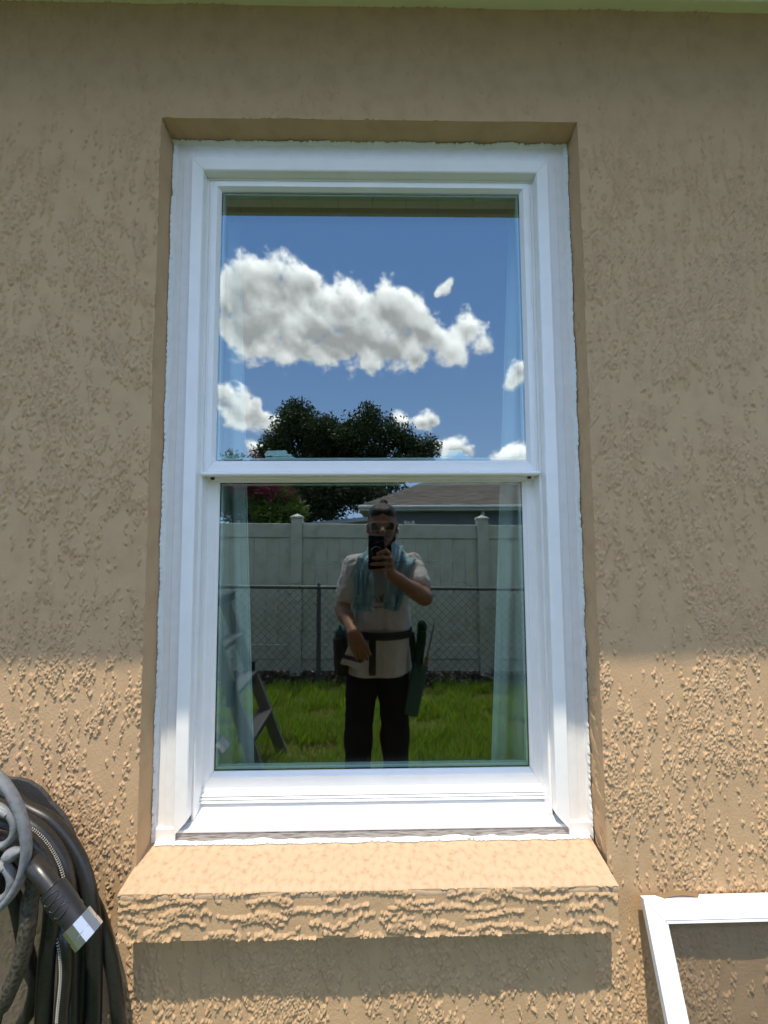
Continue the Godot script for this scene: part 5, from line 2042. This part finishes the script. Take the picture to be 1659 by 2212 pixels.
	for q in 37:
		rp.append(rc + Vector3(cos(TAU * q / 36.0), sin(TAU * q / 36.0), 0) * 0.0240 + Vector3(0, 0, 0.0002))
	g.tube(rp, same(37, 0.0023), 6, false, Vector2(1.0, 0.5))
	part("ring_mark", g, white_m, ph)
	g = Geo.new()
	g.box(rc + Vector3(0, -0.036, 0.0003), Vector3(0.0035, 0.014, 0.0012), 0.0004)
	part("bar_mark", g, white_m, ph)

	# towel over both shoulders
	var tw := thing("towel", "teal cotton towel hung round the neck over the pale t-shirt", "towel", neck)
	var spine := [
		[788, 1320, 1.088, 0.060], [789, 1300, 1.088, 0.058], [790, 1272, 1.086, 0.056], [791, 1240, 1.090, 0.055], [793, 1212, 1.108, 0.052], [797, 1196, 1.150, 0.050], [805, 1189, 1.215, 0.048],
		[814, 1187, 1.285, 0.045], [828, 1188, 1.315, 0.045], [842, 1187, 1.290, 0.045], [858, 1186, 1.225, 0.062], [866, 1192, 1.155, 0.076], [864, 1212, 1.108, 0.074], [857, 1245, 1.092, 0.064], [850, 1280, 1.090, 0.052], [845, 1318, 1.086, 0.040]]
	var nu := 26
	var pts := PackedVector3Array()
	var cen: Array = []
	for q: Array in spine:
		cen.append(P.call(q[0], q[1], q[2]))
	var sm := spline(cen, 7)
	for k in sm.size():
		var kk := float(k) / 7.0
		var i0 := mini(int(kk), spine.size() - 1)
		var i1 := mini(i0 + 1, spine.size() - 1)
		var w := lerpf(spine[i0][3], spine[i1][3], kk - i0)
		var t := (sm[mini(k + 1, sm.size() - 1)] - sm[maxi(k - 1, 0)]).normalized()
		var outw := (sm[k] - Vector3(neck.x, sm[k].y - 0.05, 1.235)).normalized()
		var across := t.cross(outw).normalized()
		outw = across.cross(t).normalized()
		if outw.dot(sm[k] - Vector3(neck.x, neck.y - 0.2, 1.235)) < 0.0:
			outw = -outw
		for u in nu + 1:
			var a := float(u) / nu * 2.0 - 1.0
			var fold := 0.042 * nz[2].get_noise_2d(a * 1.9 + 0.02 * k, k * 0.045) + 0.010 * nz[2].get_noise_2d(a * 5.0 + 9.0, k * 0.07)
			var edge := 0.010 * nz[2].get_noise_2d(u * 0.9, k * 0.6) if (k < 3 or k > sm.size() - 4) else 0.0
			pts.append(sm[k] + across * a * w * (1.0 + 0.10 * nz[2].get_noise_2d(k * 0.12, 5.0)) + outw * (0.012 + fold) + Vector3(0, edge, 0))
	g = Geo.new()
	g.grid(nu, sm.size() - 1, pts, Vector3(0, 0, -1))
	part("cloth", g, towel_m, tw)
	g = Geo.new()      # frayed edge of the near tail
	var r := rnd(77)
	for k in 46:
		var row := r.randi() % 30
		var p := pts[row * (nu + 1) + (nu if k % 2 else nu / 2)]
		g.bar(p, p + Vector3(r.randfn() * 0.005, -0.010, -0.003), 0.002, 0.001, 0.0)
	part("fringe", g, towel_m, tw, "stuff")

	# tool belt with pouch, strap and holster
	var q8 := func(x: float, y: float, z: float) -> Vector3: return seen(708.6 + x * 0.14584, 1296.15 + y * 0.14584, z)
	var bt := thing("tool_belt", "black tool belt with pouch and teal holster round the waist", "tool belt", waist)
	g = Geo.new()
	var by: float = q8.call(700.0, 535.0, 1.13).y
	pts = PackedVector3Array()
	for k in 49:
		var t := TAU * k / 48.0
		for y: float in [-0.020, 0.020]:
			pts.append(Vector3(waist.x - 0.002 + 0.164 * cos(t), by + y, 1.233 + 0.124 * sin(t)))
	g.grid(1, 48, pts, Vector3(0, 0, 1))
	part("band", g, black_m, bt)
	g = Geo.new()
	var s0: Vector3 = q8.call(660.0, 560.0, 1.100)
	var s1: Vector3 = q8.call(655.0, 1150.0, 1.096)
	s0.z = front.call(s0) - 0.010
	s1.z = front.call(s0.lerp(s1, 0.85)) - 0.012
	g.bar(s0, s1, 0.036, 0.006, 0.002, Vector3(0, 0, 1))
	part("hanging_strap", g, black_m, bt)
	g = Geo.new()
	var pc: Vector3 = q8.call(200.0, 780.0, 1.21)
	g.box(pc, Vector3(0.072, 0.215, 0.15), 0.018, Basis(Vector3(0, 0, 1), 0.06))
	var pouch := part("pouch", g, black_m, bt)
	g = Geo.new()
	g.box(pc + Vector3(-0.004, 0.118, 0), Vector3(0.055, 0.03, 0.12), 0.006)
	g.rod(pc + Vector3(-0.006, 0.12, -0.03), pc + Vector3(-0.006, 0.152, -0.03), 0.010)
	part("pouch_lid", g, teal_m, pouch)
	# holster hanging aslant on the other hip
	g = Geo.new()
	var h0: Vector3 = q8.call(1375.0, 930.0, 1.20)
	var h1: Vector3 = q8.call(1215.0, 1690.0, 1.20)
	g.bar(h0, h1, 0.080, 0.055, 0.008, Vector3(0, 0, 1))
	part("holster", g, teal_m, bt)
	g = Geo.new()
	g.bar(Vector3(waist.x + 0.155, by, 1.22), h0 + Vector3(-0.03, -0.02, 0), 0.035, 0.02, 0.004, Vector3(0, 0, 1))
	part("hanger_strap", g, black_m, bt)
	var up_ := (h0 - h1).normalized()
	var ws := thing("window_washer", "dark fleecy window washer sleeve standing in the teal holster", "window washer", h0)
	g = Geo.new()
	var w0: Vector3 = q8.call(1330.0, 1030.0, 1.20)
	var w1: Vector3 = q8.call(1398.0, 375.0, 1.19)
	blob(g, [[w0, w1, 0.026, 0.026]], 0.0055, 200.0, 0.006)
	renormal(g)
	part("sleeve", g, fleece_m, ws)
	g = Geo.new()
	g.rod(w0 - up_ * 0.10, w0, 0.012)
	part("handle", g, black_m, ws)
	var sq := thing("squeegee", "thin squeegee channel sticking out of the teal holster", "squeegee", h0 + Vector3(0.02, 0, 0))
	g = Geo.new()
	var e0: Vector3 = q8.call(1440.0, 980.0, 1.185)
	var e1: Vector3 = q8.call(1578.0, 335.0, 1.175)
	g.bar(e0, e1, 0.012, 0.008, 0.002)
	part("channel", g, M.galvanised, sq)
	g = Geo.new()
	g.rod(e0 - (e1 - e0).normalized() * 0.06, e0 + (e1 - e0).normalized() * 0.05, 0.011)
	part("handle", g, mat("amber_handle", lin(0.28, 0.15, 0.05), 0.5), sq)
	# the shirt hem with its navy print, built as a separate flap
	var rg := thing("shirt_hem_flap", "shirt hem with its navy print built as a separate white flap", "cloth", q8.call(280.0, 1000.0, 1.11))
	var cc: Array = []
	for q: Array in [[[330, 640], [470, 620]], [[285, 720], [480, 740]], [[245, 800], [490, 880]], [[215, 860], [500, 940]], [[178, 935], [560, 1075]]]:
		cc.append([q8.call(q[0][0], q[0][1], 1.092), q8.call(q[1][0], q[1][1], 1.084)])
	for sgm in 2:
		g = Geo.new()
		pts = PackedVector3Array()
		var rows: Array = [0, 1, 2, 3, 4]
		for k: int in rows:
			for u in 11:
				var p: Vector3 = (cc[k][0] as Vector3).lerp(cc[k][1], u / 10.0)
				p.z = minf(p.z, front.call(p) - 0.006)
				pts.append(p + Vector3(0, 0, 0.003 * sin(u * 1.1 + k)))
		if sgm == 0:
			g.grid(10, 4, pts, Vector3(0, 0, -1))
			part("cloth", g, shirt_m, rg)
		else:
			var band := PackedVector3Array()
			for u in 22:
				var k := 2 if u < 11 else 3
				band.append(pts[k * 11 + u % 11] + Vector3(0, 0, -0.002))
			g.grid(10, 1, band, Vector3(0, 0, -1))
			part("band", g, mat("navy", lin(0.02, 0.03, 0.09), 0.8), rg)
